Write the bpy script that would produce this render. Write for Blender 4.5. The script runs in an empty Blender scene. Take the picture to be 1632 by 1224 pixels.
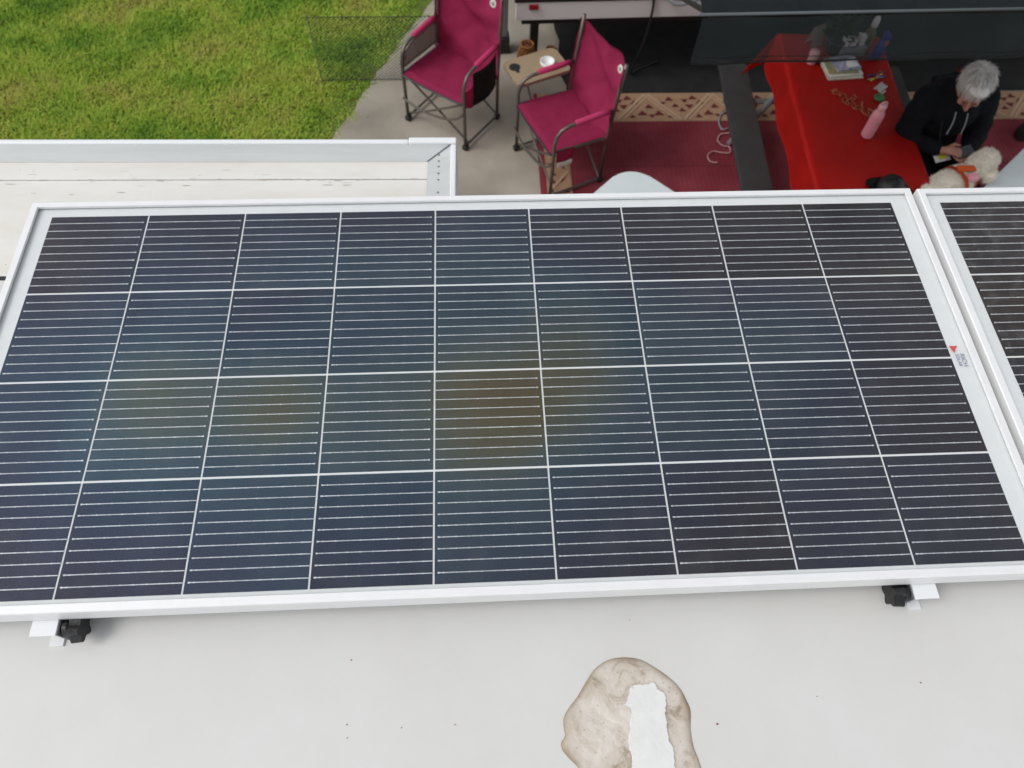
import bpy, bmesh, math, random
import numpy as np
from mathutils import Vector, Matrix, Euler, noise as mnoise
random.seed(7)
rng = np.random.default_rng(7)
scene = bpy.context.scene
C = scene.collection
rad = math.radians
# ------------------------------------------------------------------ camera
CAM = Vector((-0.0144, -0.564, 4.0)); CROT = Euler((0.5081, -0.02563, -0.0465), 'XYZ')
cam_data = bpy.data.cameras.new('camera'); cam = bpy.data.objects.new('camera', cam_data); C.objects.link(cam)
cam.location = CAM; cam.rotation_euler = CROT
cam_data.sensor_width = 36; cam_data.lens = 26.02; cam_data.clip_start = .05; cam_data.clip_end = 1000
cam_data.dof.use_dof = True; cam_data.dof.focus_distance = 1.12; cam_data.dof.aperture_fstop = 7.0
scene.camera = cam
# ------------------------------------------------------------------ sky and sun (overcast)
SUN_EL, SUN_AZ = rad(50), rad(-104)
world = bpy.data.worlds.new('World'); scene.world = world; world.use_nodes = True
wn = world.node_tree; bg = wn.nodes['Background']
sky = wn.nodes.new('ShaderNodeTexSky'); sky.sky_type = 'NISHITA'; sky.sun_disc = False
sky.sun_elevation = SUN_EL; sky.sun_rotation = SUN_AZ; sky.dust_density = 2; sky.air_density = 1.0; sky.ozone_density = 1.0
hs = wn.nodes.new('ShaderNodeHueSaturation'); hs.inputs['Saturation'].default_value = .16
wn.links.new(sky.outputs[0], hs.inputs['Color']); wn.links.new(hs.outputs[0], bg.inputs['Color'])
bg.inputs['Strength'].default_value = .15
sun = bpy.data.lights.new('sun', 'SUN'); sun.energy = 0.9; sun.angle = rad(26); sun.color = (1, .97, .92)
so = bpy.data.objects.new('sun', sun); C.objects.link(so)
sd = Vector((math.sin(SUN_AZ) * math.cos(SUN_EL), math.cos(SUN_AZ) * math.cos(SUN_EL), math.sin(SUN_EL)))
so.rotation_euler = sd.to_track_quat('Z', 'Y').to_euler(); so.location = (0, 0, 20)
vs = scene.view_settings; vs.view_transform = 'Standard'; vs.look = 'None'; vs.exposure = 0.22; vs.gamma = 1
cy = scene.cycles; cy.max_bounces = 7; cy.diffuse_bounces = 3; cy.glossy_bounces = 3; cy.transparent_max_bounces = 8; cy.caustics_reflective = False; cy.caustics_refractive = False
# ------------------------------------------------------------------ helpers
RM = CROT.to_matrix()
def at(u, v, z):
    """survey of the photograph: where the line of sight through a pixel meets height z"""
    d = RM @ Vector(((u - 816) / 1179.6, -(v - 612) / 1179.6, -1))
    return CAM + d * ((z - CAM.z) / d.z)
def mat(name, col, rough=.6, spec=.5, metal=0, var=0, scale=8, bump=0, bscale=60, col2=None, coat=0, stretch=None):
    m = bpy.data.materials.new(name); m.use_nodes = True; nt = m.node_tree; b = nt.nodes['Principled BSDF']
    b.inputs['Base Color'].default_value = (*col, 1); b.inputs['Roughness'].default_value = rough
    b.inputs['Specular IOR Level'].default_value = spec; b.inputs['Metallic'].default_value = metal
    b.inputs['Coat Weight'].default_value = coat
    if var or bump:
        tc = nt.nodes.new('ShaderNodeTexCoord'); src = tc.outputs['Object']
        if stretch:
            mp = nt.nodes.new('ShaderNodeMapping'); mp.inputs['Scale'].default_value = stretch
            nt.links.new(src, mp.inputs[0]); src = mp.outputs[0]
    if var:
        n = nt.nodes.new('ShaderNodeTexNoise'); n.inputs['Scale'].default_value = scale; n.inputs['Detail'].default_value = 6
        r = nt.nodes.new('ShaderNodeValToRGB'); r.color_ramp.elements[0].position = .3; r.color_ramp.elements[1].position = .7
        c2 = col2 or tuple(c * (1 - var) for c in col)
        r.color_ramp.elements[0].color = (*c2, 1); r.color_ramp.elements[1].color = (*col, 1)
        nt.links.new(src, n.inputs['Vector']); nt.links.new(n.outputs['Fac'], r.inputs[0]); nt.links.new(r.outputs[0], b.inputs['Base Color'])
    if bump:
        n2 = nt.nodes.new('ShaderNodeTexNoise'); n2.inputs['Scale'].default_value = bscale; n2.inputs['Detail'].default_value = 4
        bp = nt.nodes.new('ShaderNodeBump'); bp.inputs['Strength'].default_value = bump; bp.inputs['Distance'].default_value = .01
        nt.links.new(src, n2.inputs['Vector']); nt.links.new(n2.outputs['Fac'], bp.inputs['Height']); nt.links.new(bp.outputs[0], b.inputs['Normal'])
    return m
def obj(name, bm, m, parent=None, smooth=False):
    if isinstance(bm, bmesh.types.BMesh):
        me = bpy.data.meshes.new(name); bmesh.ops.recalc_face_normals(bm, faces=bm.faces[:]); bm.to_mesh(me); bm.free()
    else: me = bm
    if m is not None and not me.materials: me.materials.append(m)
    if smooth:
        for p in me.polygons: p.use_smooth = True
    o = bpy.data.objects.new(name, me); C.objects.link(o)
    if parent: o.parent = parent
    return o
def tag(o, label=None, cat=None, group=None, kind=None):
    if label: o['label'] = label
    if cat: o['category'] = cat
    if group: o['group'] = group
    if kind: o['kind'] = kind
    return o
def thing(name, label, cat, loc=(0, 0, 0), rz=0, group=None):
    o = bpy.data.objects.new(name, None); C.objects.link(o); o.location = loc; o.rotation_euler = (0, 0, rz)
    return tag(o, label, cat, group)
def B(): return bmesh.new()
def box(bm, lo, hi, bev=0):
    lo, hi = Vector(lo), Vector(hi)
    g = bmesh.ops.create_cube(bm, size=1)['verts']
    for v in g: v.co = Vector(((v.co.x + .5) * (hi.x - lo.x) + lo.x, (v.co.y + .5) * (hi.y - lo.y) + lo.y, (v.co.z + .5) * (hi.z - lo.z) + lo.z))
    if bev:
        es = {e for v in g for e in v.link_edges}
        bmesh.ops.bevel(bm, geom=list(es), offset=bev, segments=2, affect='EDGES', profile=.5)
    return bm
def tube(bm, pts, r, n=8, closed=False):
    pts = [Vector(p) for p in pts]; rs = r if isinstance(r, (list, tuple)) else [r] * len(pts)
    rings = []; up = None; N = len(pts)
    for i, p in enumerate(pts):
        a = pts[i - 1] if (i or closed) else p; b = pts[(i + 1) % N] if (i < N - 1 or closed) else p
        t = (b - a).normalized()
        if up is None: up = t.orthogonal().normalized()
        else:
            up = up - t * up.dot(t)
            up = up.normalized() if up.length > 1e-6 else t.orthogonal().normalized()
        s = t.cross(up)
        rings.append([bm.verts.new(p + (up * math.cos(2 * math.pi * k / n) + s * math.sin(2 * math.pi * k / n)) * rs[i]) for k in range(n)])
    for i in range(N if closed else N - 1):
        A, D = rings[i], rings[(i + 1) % N]
        for k in range(n): bm.faces.new((A[k], A[(k + 1) % n], D[(k + 1) % n], D[k]))
    if not closed:
        bm.faces.new(rings[0]); bm.faces.new(rings[-1][::-1])
    return bm
def lathe(bm, prof, n=20, M=None):
    rings = []
    for r, z in prof:
        rings.append([bm.verts.new(Vector((max(r, 1e-4) * math.cos(2 * math.pi * k / n), max(r, 1e-4) * math.sin(2 * math.pi * k / n), z))) for k in range(n)])
    for A, D in zip(rings, rings[1:]):
        for k in range(n): bm.faces.new((A[k], A[(k + 1) % n], D[(k + 1) % n], D[k]))
    bm.faces.new(rings[0][::-1]); bm.faces.new(rings[-1])
    if M: bmesh.ops.transform(bm, matrix=M, verts=[v for R in rings for v in R])
    return bm
def prism(bm, poly, z0, z1):
    a = [bm.verts.new((p[0], p[1], z0)) for p in poly]; b = [bm.verts.new((p[0], p[1], z1)) for p in poly]
    n = len(poly); bm.faces.new(a[::-1]); bm.faces.new(b)
    for i in range(n): bm.faces.new((a[i], a[(i + 1) % n], b[(i + 1) % n], b[i]))
    return bm
def grid(bm, fn, nu, nv, thick=0):
    V = [[bm.verts.new(fn(i / nu, j / nv)) for j in range(nv + 1)] for i in range(nu + 1)]
    fs = [bm.faces.new((V[i][j], V[i + 1][j], V[i + 1][j + 1], V[i][j + 1])) for i in range(nu) for j in range(nv)]
    if thick: bmesh.ops.solidify(bm, geom=fs, thickness=thick)
    return bm
def smoothpath(pts, k=6):
    pts = [Vector(p) for p in pts]; out = []
    for i in range(len(pts) - 1):
        p0 = pts[max(i - 1, 0)]; p1 = pts[i]; p2 = pts[i + 1]; p3 = pts[min(i + 2, len(pts) - 1)]
        for s in range(k):
            t = s / k
            out.append(.5 * ((2 * p1) + (p2 - p0) * t + (2 * p0 - 5 * p1 + 4 * p2 - p3) * t * t + (-p0 + 3 * p1 - 3 * p2 + p3) * t ** 3))
    return out + [pts[-1]]
def capsule(bm, p0, r0, p1, r1, n=14):
    p0, p1 = Vector(p0), Vector(p1)
    for p, r in ((p0, r0), (p1, r1)):
        bmesh.ops.create_icosphere(bm, subdivisions=2, radius=r, matrix=Matrix.Translation(p))
    d = p1 - p0
    if d.length > 1e-5:
        M = Matrix.Translation((p0 + p1) / 2) @ d.to_track_quat('Z', 'Y').to_matrix().to_4x4()
        bmesh.ops.create_cone(bm, cap_ends=True, segments=n, radius1=r0, radius2=r1, depth=d.length, matrix=M)
def ell(bm, c, s, rot=None):
    M = Matrix.Translation(Vector(c)) @ ((rot or Matrix.Identity(3)).to_4x4()) @ Matrix.Diagonal((*s, 1))
    bmesh.ops.create_icosphere(bm, subdivisions=3, radius=1, matrix=M)
def fuse(bm, voxel, iters=4, disp=None):
    """merge overlapping volumes into one continuous skin"""
    me = bpy.data.meshes.new('tmp'); bm.to_mesh(me); bm.free()
    o = bpy.data.objects.new('tmp', me); C.objects.link(o)
    md = o.modifiers.new('r', 'REMESH'); md.mode = 'VOXEL'; md.voxel_size = voxel
    s = o.modifiers.new('s', 'SMOOTH'); s.iterations = iters; s.factor = .5
    dg = bpy.context.evaluated_depsgraph_get()
    out = bpy.data.meshes.new_from_object(o.evaluated_get(dg)); bpy.data.objects.remove(o)
    if disp:
        nm = [Vector(v.normal) for v in out.vertices]
        for v, n_ in zip(out.vertices, nm): v.co += n_ * disp(v.co)
    return out
def text_mesh(s, size):
    cu = bpy.data.curves.new('t', 'FONT'); cu.body = s; cu.size = size; cu.align_x = 'CENTER'; cu.align_y = 'CENTER'; cu.extrude = .0001
    o = bpy.data.objects.new('t', cu); C.objects.link(o)
    dg = bpy.context.evaluated_depsgraph_get(); me = bpy.data.meshes.new_from_object(o.evaluated_get(dg)); bpy.data.objects.remove(o)
    return me
def nz(x, y=0, z=0): return mnoise.noise(Vector((x, y, z)))
# ------------------------------------------------------------------ materials
M = {}
M['alu'] = mat('anodised_aluminium', (.86, .87, .88), .42, .5, .1, var=.05, scale=30)
M['back'] = mat('white_backsheet', (.83, .845, .85), .5, .4, var=.04, scale=40)
M['bus'] = mat('silver_ribbon', (.76, .79, .83), .4, .5, .2, var=.42, scale=38)
M['black'] = mat('black_plastic', (.012, .012, .013), .45, .5, bump=.15, bscale=300)
M['white_metal'] = mat('white_bracket', (.80, .82, .84), .35, .5)
M['tan'] = mat('tan_plastic', (.35, .26, .165), .5, .4, var=.1)
M['maroon'] = mat('maroon_polyester', (.52, .046, .15), .85, .2, var=.12, scale=14, bump=.25, bscale=500)
M['frame'] = mat('bronze_grey_tube', (.15, .135, .12), .35, .5, .5, var=.2, scale=20)
M['meshgrey'] = mat('grey_mesh_fabric', (.38, .35, .32), .9, .1, var=.3, scale=160)
M['red'] = mat('red_vinyl_cloth', (.74, .020, .015), .42, .4, var=.16, scale=5, bump=.12, bscale=25)
M['bench'] = mat('dark_grey_bench', (.045, .045, .047), .6, .4, var=.25, scale=9)
M['steel'] = mat('galvanised_steel', (.30, .31, .33), .45, .5, .6, var=.2)
M['white'] = mat('white_gelcoat', (.82, .82, .82), .3, .5, var=.05, scale=4)
M['tabletop'] = mat('white_blow_moulded_plastic', (.68, .74, .76), .5, .4, var=.06, scale=10, bump=.1, bscale=200)
M['skin'] = mat('skin', (.46, .215, .15), .5, .4, var=.12, scale=30)
M['jacket'] = mat('black_fleece', (.010, .011, .014), .9, .15, var=.3, scale=20, bump=.4, bscale=200)
M['hair'] = mat('silver_hair', (.86, .82, .78), .5, .4, var=.2, scale=60)
M['fur'] = mat('cream_fur', (.86, .80, .70), .9, .1, var=.12, scale=24)
M['orange'] = mat('orange_nylon', (.62, .10, .02), .6, .3)
M['pink'] = mat('pink_enamel', (.72, .30, .36), .35, .5)
M['pale_pink'] = mat('pale_pink_plastic', (.75, .42, .45), .4, .5)
M['rope'] = mat('tan_twine', (.45, .15, .08), .9, .1, var=.3, scale=120)
M['grey'] = mat('grey_plastic', (.26, .28, .30), .5, .4)
M['blue'] = mat('blue_plastic', (.012, .03, .32), .35, .5)
M['olive'] = mat('olive_liquid_bottle', (.16, .19, .05), .3, .5)
M['leaf'] = mat('dark_leaf', (.035, .07, .022), .6, .3, var=.4, scale=30)
M['paper'] = mat('paper', (.68, .66, .60), .8, .2, var=.08, scale=30)
M['yellow'] = mat('yellow_card', (.72, .66, .06), .6, .3)
M['green'] = mat('green_plastic', (.06, .20, .07), .5, .4)
M['redlens'] = mat('red_marker_lens', (.30, .006, .015), .2, .6)
M['wicker'] = mat('orange_wicker', (.40, .17, .055), .7, .2, var=.5, scale=70)
M['darkred'] = mat('dark_red_webbing', (.30, .02, .02), .8, .2)
M['leash'] = mat('rose_cord', (.55, .33, .32), .7, .3)
M['terracotta'] = mat('terracotta', (.22, .09, .05), .8, .2)
# roof membrane: pale, with faint stains, specks and dust
def roof_mat(name, base, dirty, dirt_amt, stretch=(1, 1, 1)):
    m = bpy.data.materials.new(name); m.use_nodes = True; nt = m.node_tree; b = nt.nodes['Principled BSDF']; N = nt.nodes.new; L = nt.links.new
    b.inputs['Roughness'].default_value = .48; b.inputs['Specular IOR Level'].default_value = .35
    tc = N('ShaderNodeTexCoord'); mp = N('ShaderNodeMapping'); mp.inputs['Scale'].default_value = stretch; L(tc.outputs['Object'], mp.inputs[0])
    n1 = N('ShaderNodeTexNoise'); n1.inputs['Scale'].default_value = 5; n1.inputs['Detail'].default_value = 8; n1.inputs['Roughness'].default_value = .65
    L(mp.outputs[0], n1.inputs['Vector'])
    r1 = N('ShaderNodeValToRGB'); r1.color_ramp.elements[0].position = .35; r1.color_ramp.elements[0].color = (*base, 1)
    r1.color_ramp.elements[1].position = .72; r1.color_ramp.elements[1].color = (*[base[i] * (1 - dirt_amt) + dirty[i] * dirt_amt for i in range(3)], 1)
    L(n1.outputs['Fac'], r1.inputs[0])
    vo = N('ShaderNodeTexVoronoi'); vo.inputs['Scale'].default_value = 26; vo.inputs['Randomness'].default_value = 1; L(tc.outputs['Object'], vo.inputs['Vector'])
    # only some of the voronoi cells carry a speck, of differing size
    sep = N('ShaderNodeSeparateColor'); L(vo.outputs['Color'], sep.inputs[0])
    mr = N('ShaderNodeMapRange'); mr.inputs[1].default_value = .45; mr.inputs[2].default_value = 1; mr.inputs[3].default_value = 0; mr.inputs[4].default_value = .045
    L(sep.outputs[0], mr.inputs[0])
    lt = N('ShaderNodeMath'); lt.operation = 'LESS_THAN'; L(vo.outputs['Distance'], lt.inputs[0]); L(mr.outputs[0], lt.inputs[1])
    ml = N('ShaderNodeMath'); ml.operation = 'MULTIPLY'; ml.inputs[1].default_value = .75; L(lt.outputs[0], ml.inputs[0])
    mx = N('ShaderNodeMix'); mx.data_type = 'RGBA'; L(ml.outputs[0], mx.inputs['Factor']); L(r1.outputs[0], mx.inputs['A']); mx.inputs['B'].default_value = (.30, .28, .25, 1)
    L(mx.outputs['Result'], b.inputs['Base Color'])
    n2 = N('ShaderNodeTexNoise'); n2.inputs['Scale'].default_value = 9; n2.inputs['Detail'].default_value = 5; L(tc.outputs['Object'], n2.inputs['Vector'])
    bp = N('ShaderNodeBump'); bp.inputs['Strength'].default_value = .12; bp.inputs['Distance'].default_value = .01; L(n2.outputs['Fac'], bp.inputs['Height']); L(bp.outputs[0], b.inputs['Normal'])
    return m
M['roof'] = roof_mat('roof_membrane', (.68, .68, .67), (.60, .585, .54), .45)
M['slide_roof'] = roof_mat('slide_roof_membrane', (.78, .77, .735), (.60, .54, .45), .45, (1, 3, 1))
M['flange'] = roof_mat('grey_white_flange', (.56, .585, .59), (.46, .47, .46), .7, (1, 8, 1))
# solar cell: dark silicon under an uneven anti-reflection film
def cell_mat(name, film, base):
    m = bpy.data.materials.new(name); m.use_nodes = True; nt = m.node_tree; b = nt.nodes['Principled BSDF']; N = nt.nodes.new; L = nt.links.new
    b.inputs['Roughness'].default_value = .26; b.inputs['Specular IOR Level'].default_value = .5; b.inputs['IOR'].default_value = 1.9
    geo = N('ShaderNodeNewGeometry')
    n = N('ShaderNodeTexNoise'); n.inputs['Scale'].default_value = 5; n.inputs['Detail'].default_value = 3; L(geo.outputs['Position'], n.inputs['Vector'])
    acc = N('ShaderNodeMath'); acc.operation = 'MULTIPLY_ADD'; acc.inputs[1].default_value = 46; acc.inputs[2].default_value = 82; L(n.outputs['Fac'], acc.inputs[0]); cur = acc.outputs[0]
    # the film is thickest in a few uneven swellings of the coating
    wn_ = N('ShaderNodeTexNoise'); wn_.inputs['Scale'].default_value = 7; L(geo.outputs['Position'], wn_.inputs['Vector'])
    wv = N('ShaderNodeVectorMath'); wv.operation = 'MULTIPLY_ADD'; wv.inputs[1].default_value = (.07, .07, 0); L(wn_.outputs['Color'], wv.inputs[0]); L(geo.outputs['Position'], wv.inputs[2])
    for (x, y, rx, ry, h) in film:
        sb_ = N('ShaderNodeVectorMath'); sb_.operation = 'SUBTRACT'; sb_.inputs[1].default_value = (x + .035, y + .035, ZP_); L(wv.outputs[0], sb_.inputs[0])
        mu = N('ShaderNodeVectorMath'); mu.operation = 'MULTIPLY'; mu.inputs[1].default_value = (1 / rx, 1 / ry, 0); L(sb_.outputs[0], mu.inputs[0])
        ln = N('ShaderNodeVectorMath'); ln.operation = 'LENGTH'; L(mu.outputs[0], ln.inputs[0])
        mr = N('ShaderNodeMapRange'); mr.interpolation_type = 'SMOOTHSTEP'; mr.inputs[1].default_value = 1; mr.inputs[2].default_value = .0; mr.inputs[3].default_value = 0; mr.inputs[4].default_value = h; L(ln.outputs['Value'], mr.inputs[0])
        ad = N('ShaderNodeMath'); ad.operation = 'ADD'; L(cur, ad.inputs[0]); L(mr.outputs[0], ad.inputs[1]); cur = ad.outputs[0]
    oj = N('ShaderNodeObjectInfo'); pc = N('ShaderNodeMath'); pc.operation = 'MULTIPLY_ADD'; pc.inputs[1].default_value = 26; L(oj.outputs['Random'], pc.inputs[0]); L(cur, pc.inputs[2]); cur = pc.outputs[0]     # each cell was coated in its own batch
    L(cur, b.inputs['Thin Film Thickness']); b.inputs['Thin Film IOR'].default_value = 1.37
    oi = N('ShaderNodeObjectInfo')
    r = N('ShaderNodeValToRGB'); r.color_ramp.elements[0].color = (*[c * .8 for c in base], 1); r.color_ramp.elements[1].color = (*[c * 1.25 for c in base], 1)
    L(oi.outputs['Random'], r.inputs[0]); L(r.outputs[0], b.inputs['Base Color'])
    return m
ZP_ = 3.0355
M['cell'] = cell_mat('monocrystalline_cell', [(-.14, -.01, .88, .45, 60), (-.50, -.02, .15, .16, 48), (-.32, -.05, .14, .13, 46), (.02, -.06, .18, .19, 60), (.145, .03, .14, .22, 58), (.42, -.04, .22, .20, 30)], (.023, .023, .025))
M['cell_dark'] = cell_mat('plain_monocrystalline_cell', [], (.024, .024, .025))
def glass_mat(name='solar_glass', d0=.018, d1=.06, sc=14):
    m = bpy.data.materials.new(name); m.use_nodes = True; nt = m.node_tree; N = nt.nodes.new; L = nt.links.new
    nt.nodes.remove(nt.nodes['Principled BSDF']); out = nt.nodes['Material Output']
    tr = N('ShaderNodeBsdfTransparent'); tr.inputs[0].default_value = (.97, .98, .98, 1); gl = N('ShaderNodeBsdfGlossy'); gl.inputs['Roughness'].default_value = .07
    fr = N('ShaderNodeFresnel'); fr.inputs[0].default_value = 1.5; mx = N('ShaderNodeMixShader')
    di = N('ShaderNodeBsdfDiffuse'); di.inputs[0].default_value = (.6, .6, .58, 1)     # thin dust film with streaks
    tc = N('ShaderNodeTexCoord'); n = N('ShaderNodeTexNoise'); n.inputs['Scale'].default_value = sc; n.inputs['Detail'].default_value = 8; n.inputs['Roughness'].default_value = .7
    L(tc.outputs['Object'], n.inputs['Vector'])
    mr = N('ShaderNodeMapRange'); mr.inputs[1].default_value = .48; mr.inputs[2].default_value = .85; mr.inputs[3].default_value = d0; mr.inputs[4].default_value = d1; L(n.outputs['Fac'], mr.inputs[0])
    m2 = N('ShaderNodeMixShader'); L(mr.outputs[0], m2.inputs[0]); L(mx.outputs[0], m2.inputs[1]); L(di.outputs[0], m2.inputs[2])
    ge = N('ShaderNodeNewGeometry'); fm = N('ShaderNodeMix'); fm.inputs['B'].default_value = .05     # light leaving from below passes the thin sheet
    L(ge.outputs['Backfacing'], fm.inputs['Factor']); L(fr.outputs[0], fm.inputs['A']); L(fm.outputs['Result'], mx.inputs[0]); L(tr.outputs[0], mx.inputs[1]); L(gl.outputs[0], mx.inputs[2]); L(m2.outputs[0], out.inputs[0])
    return m
M['glass'] = glass_mat(); M['dusty_glass'] = glass_mat('dusty_solar_glass', .014, .16, 40)
def screen_mat(name, col, alpha):
    m = mat(name, col, .7, .3, var=.2, scale=6); nt = m.node_tree
    nt.nodes['Principled BSDF'].inputs['Alpha'].default_value = alpha
    return m
M['valance'] = screen_mat('see_through_screen_fabric', (.040, .052, .055), .56)
M['canopy'] = mat('dark_awning_fabric', (.028, .034, .038), .7, .3, var=.2, scale=5)
M['hem'] = mat('pale_grey_hem', (.10, .115, .125), .7, .3)
# ground materials
M['soil'] = mat('turf_soil', (.16, .25, .045), .95, .1, var=.5, scale=6, col2=(.10, .085, .035), bump=.5, bscale=40)
M['concrete'] = mat('concrete', (.43, .385, .32), .9, .2, var=.42, scale=1.8, bump=.25, bscale=90)
M['ground_shade'] = mat('shaded_ground', (.030, .030, .031), .9, .2, var=.35, scale=7, bump=.5, bscale=150)  # near-black base colour with the trailer's shade put into it
def grass_mat():
    m = bpy.data.materials.new('grass_blade'); m.use_nodes = True; nt = m.node_tree; b = nt.nodes['Principled BSDF']; N = nt.nodes.new; L = nt.links.new
    b.inputs['Roughness'].default_value = .6; b.inputs['Specular IOR Level'].default_value = .25
    geo = N('ShaderNodeNewGeometry'); n = N('ShaderNodeTexNoise'); n.inputs['Scale'].default_value = 1.5; n.inputs['Detail'].default_value = 7; n.inputs['Roughness'].default_value = .6
    L(geo.outputs['Position'], n.inputs['Vector'])
    ad = N('ShaderNodeMath'); ad.operation = 'MULTIPLY_ADD'; ad.inputs[1].default_value = .16; L(geo.outputs['Random Per Island'], ad.inputs[0]); L(n.outputs['Fac'], ad.inputs[2])
    r = N('ShaderNodeValToRGB'); e = r.color_ramp.elements
    e[0].position = .36; e[0].color = (.13, .26, .03, 1); e[1].position = .78; e[1].color = (.48, .43, .13, 1)
    x = e.new(.48); x.color = (.25, .44, .045, 1); x = e.new(.57); x.color = (.43, .57, .075, 1); x = e.new(.67); x.color = (.53, .59, .11, 1)
    L(ad.outputs[0], r.inputs[0]); L(r.outputs[0], b.inputs['Base Color'])
    tl = N('ShaderNodeBsdfTranslucent'); mx = N('ShaderNodeMixShader'); mx.inputs[0].default_value = .42; L(r.outputs[0], tl.inputs[0])     # light shines through thin blades
    L(b.outputs[0], mx.inputs[1]); L(tl.outputs[0], mx.inputs[2]); L(mx.outputs[0], nt.nodes['Material Output'].inputs[0])
    return m
M['grass'] = grass_mat()
def rug_mat():
    m = mat('maroon_woven_mat', (.135, .010, .020), .75, .3); nt = m.node_tree; N = nt.nodes.new; L = nt.links.new; b = nt.nodes['Principled BSDF']
    tc = N('ShaderNodeTexCoord'); w = N('ShaderNodeTexWave'); w.inputs['Scale'].default_value = 9; w.inputs['Distortion'].default_value = 1.5; w.inputs['Detail'].default_value = 3
    L(tc.outputs['Object'], w.inputs['Vector']); n = N('ShaderNodeTexNoise'); n.inputs['Scale'].default_value = 3; n.inputs['Detail'].default_value = 6; L(tc.outputs['Object'], n.inputs['Vector'])
    a = N('ShaderNodeMath'); a.operation = 'MULTIPLY_ADD'; a.inputs[1].default_value = .08; L(w.outputs['Fac'], a.inputs[0]); L(n.outputs['Fac'], a.inputs[2])
    r = N('ShaderNodeValToRGB'); r.color_ramp.elements[0].position = .35; r.color_ramp.elements[1].position = .85
    r.color_ramp.elements[0].color = (.165, .018, .030, 1); r.color_ramp.elements[1].color = (.27, .05, .066, 1); L(a.outputs[0], r.inputs[0]); L(r.outputs[0], b.inputs['Base Color'])
    return m
M['rug'] = rug_mat()
M['rug_tan'] = mat('tan_rug_border', (.41, .255, .16), .85, .2, var=.12, scale=20)
M['rug_brown'] = mat('brown_rug_print', (.14, .03, .03), .85, .2)
M['rug_light'] = mat('pale_rug_print', (.48, .33, .225), .85, .2)
# ------------------------------------------------------------------ ground
def sheet(name, poly, z, m, kind='structure'):
    bm = B(); bm.faces.new([bm.verts.new((x, y, z)) for x, y in poly]); return tag(obj(name, bm, m), kind=kind)
tag(sheet('ground', [(-150, -150), (150, -150), (150, 150), (-150, 150)], -.004, M['soil']))
EDGE = [(-2.2, 1.2), (-1.6, 2.5), (-1.06, 3.80), (-.999, 3.95), (-.762, 4.517), (-.524, 5.062), (-.316, 5.483), (.1, 6.5), (.6, 8.0)]
e2 = []
for (a, b) in zip(EDGE, EDGE[1:]):
    for k in range(14):
        t = k / 14; x = a[0] + (b[0] - a[0]) * t; y = a[1] + (b[1] - a[1]) * t; e2.append((x + .035 * nz(y * 5, 1) + .02 * nz(y * 17, 5), y))
tag(sheet('patio', e2 + [EDGE[-1], (9, 8), (9, -3), (-2.2, -3)], .002, M['concrete']))
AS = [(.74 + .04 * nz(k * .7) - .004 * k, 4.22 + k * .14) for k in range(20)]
tag(sheet('shade_pad', [(9, 4.30), (9, 7.8), (.7, 7.8)] + AS[::-1], .006, M['ground_shade']))  # dark sheet added so the ground under the trailer reads as shaded
# lawn: real blades, one mass
def edge_x(y):
    for (a, b) in zip(EDGE, EDGE[1:]):
        if a[1] <= y <= b[1]: return a[0] + (b[0] - a[0]) * (y - a[1]) / (b[1] - a[1])
    return EDGE[-1][0]
def lawn():
    n = 230000
    y = rng.uniform(3.2, 6.8, n); x = rng.uniform(-5.6, .3, n)
    ey = np.interp(y, [e[1] for e in EDGE], [e[0] for e in EDGE])
    ragged = .07 * np.sin(y * 23) * np.sin(y * 7.1 + 1) + rng.normal(0, .035, n)
    k = x < ey + ragged; x, y, ey = x[k], y[k], ey[k]; n = len(x)
    clump = np.sin(x * 9 + 2 * np.sin(y * 5)) * np.sin(y * 11 + 2 * np.sin(x * 6))
    h = rng.uniform(.012, .034, n) * (1 + .3 * clump); h *= np.clip((ey - x) / .3, .35, 1)
    az = rng.uniform(0, 2 * np.pi, n); lean = rng.uniform(.5, 1.9, n) * h; w = rng.uniform(.003, .007, n)
    cx, sx = np.cos(az), np.sin(az)
    V = np.zeros((n, 5, 3))
    V[:, 0] = np.stack([x - sx * w, y + cx * w, 0 * x], 1); V[:, 1] = np.stack([x + sx * w, y - cx * w, 0 * x], 1)
    mx, my = x + cx * lean * .4, y + sx * lean * .4
    V[:, 2] = np.stack([mx + sx * w * .8, my - cx * w * .8, h * .6], 1); V[:, 3] = np.stack([mx - sx * w * .8, my + cx * w * .8, h * .6], 1)
    V[:, 4] = np.stack([x + cx * lean, y + sx * lean, h], 1)
    me = bpy.data.meshes.new('grass'); me.vertices.add(n * 5); me.vertices.foreach_set('co', V.ravel())
    base = np.arange(n)[:, None] * 5
    loops = np.concatenate([base + np.array([0, 1, 2, 3]), base + np.array([3, 2, 4])], 1).ravel()
    me.loops.add(n * 7); me.loops.foreach_set('vertex_index', loops)
    starts = (np.arange(n)[:, None] * 7 + np.array([0, 4])).ravel(); me.polygons.add(n * 2); me.polygons.foreach_set('loop_start', starts)
    me.update(calc_edges=True); me.validate()
    return me
tag(obj('grass', lawn(), M['grass']), 'short patchy green and yellow lawn beside the concrete', 'grass', kind='stuff')
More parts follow.
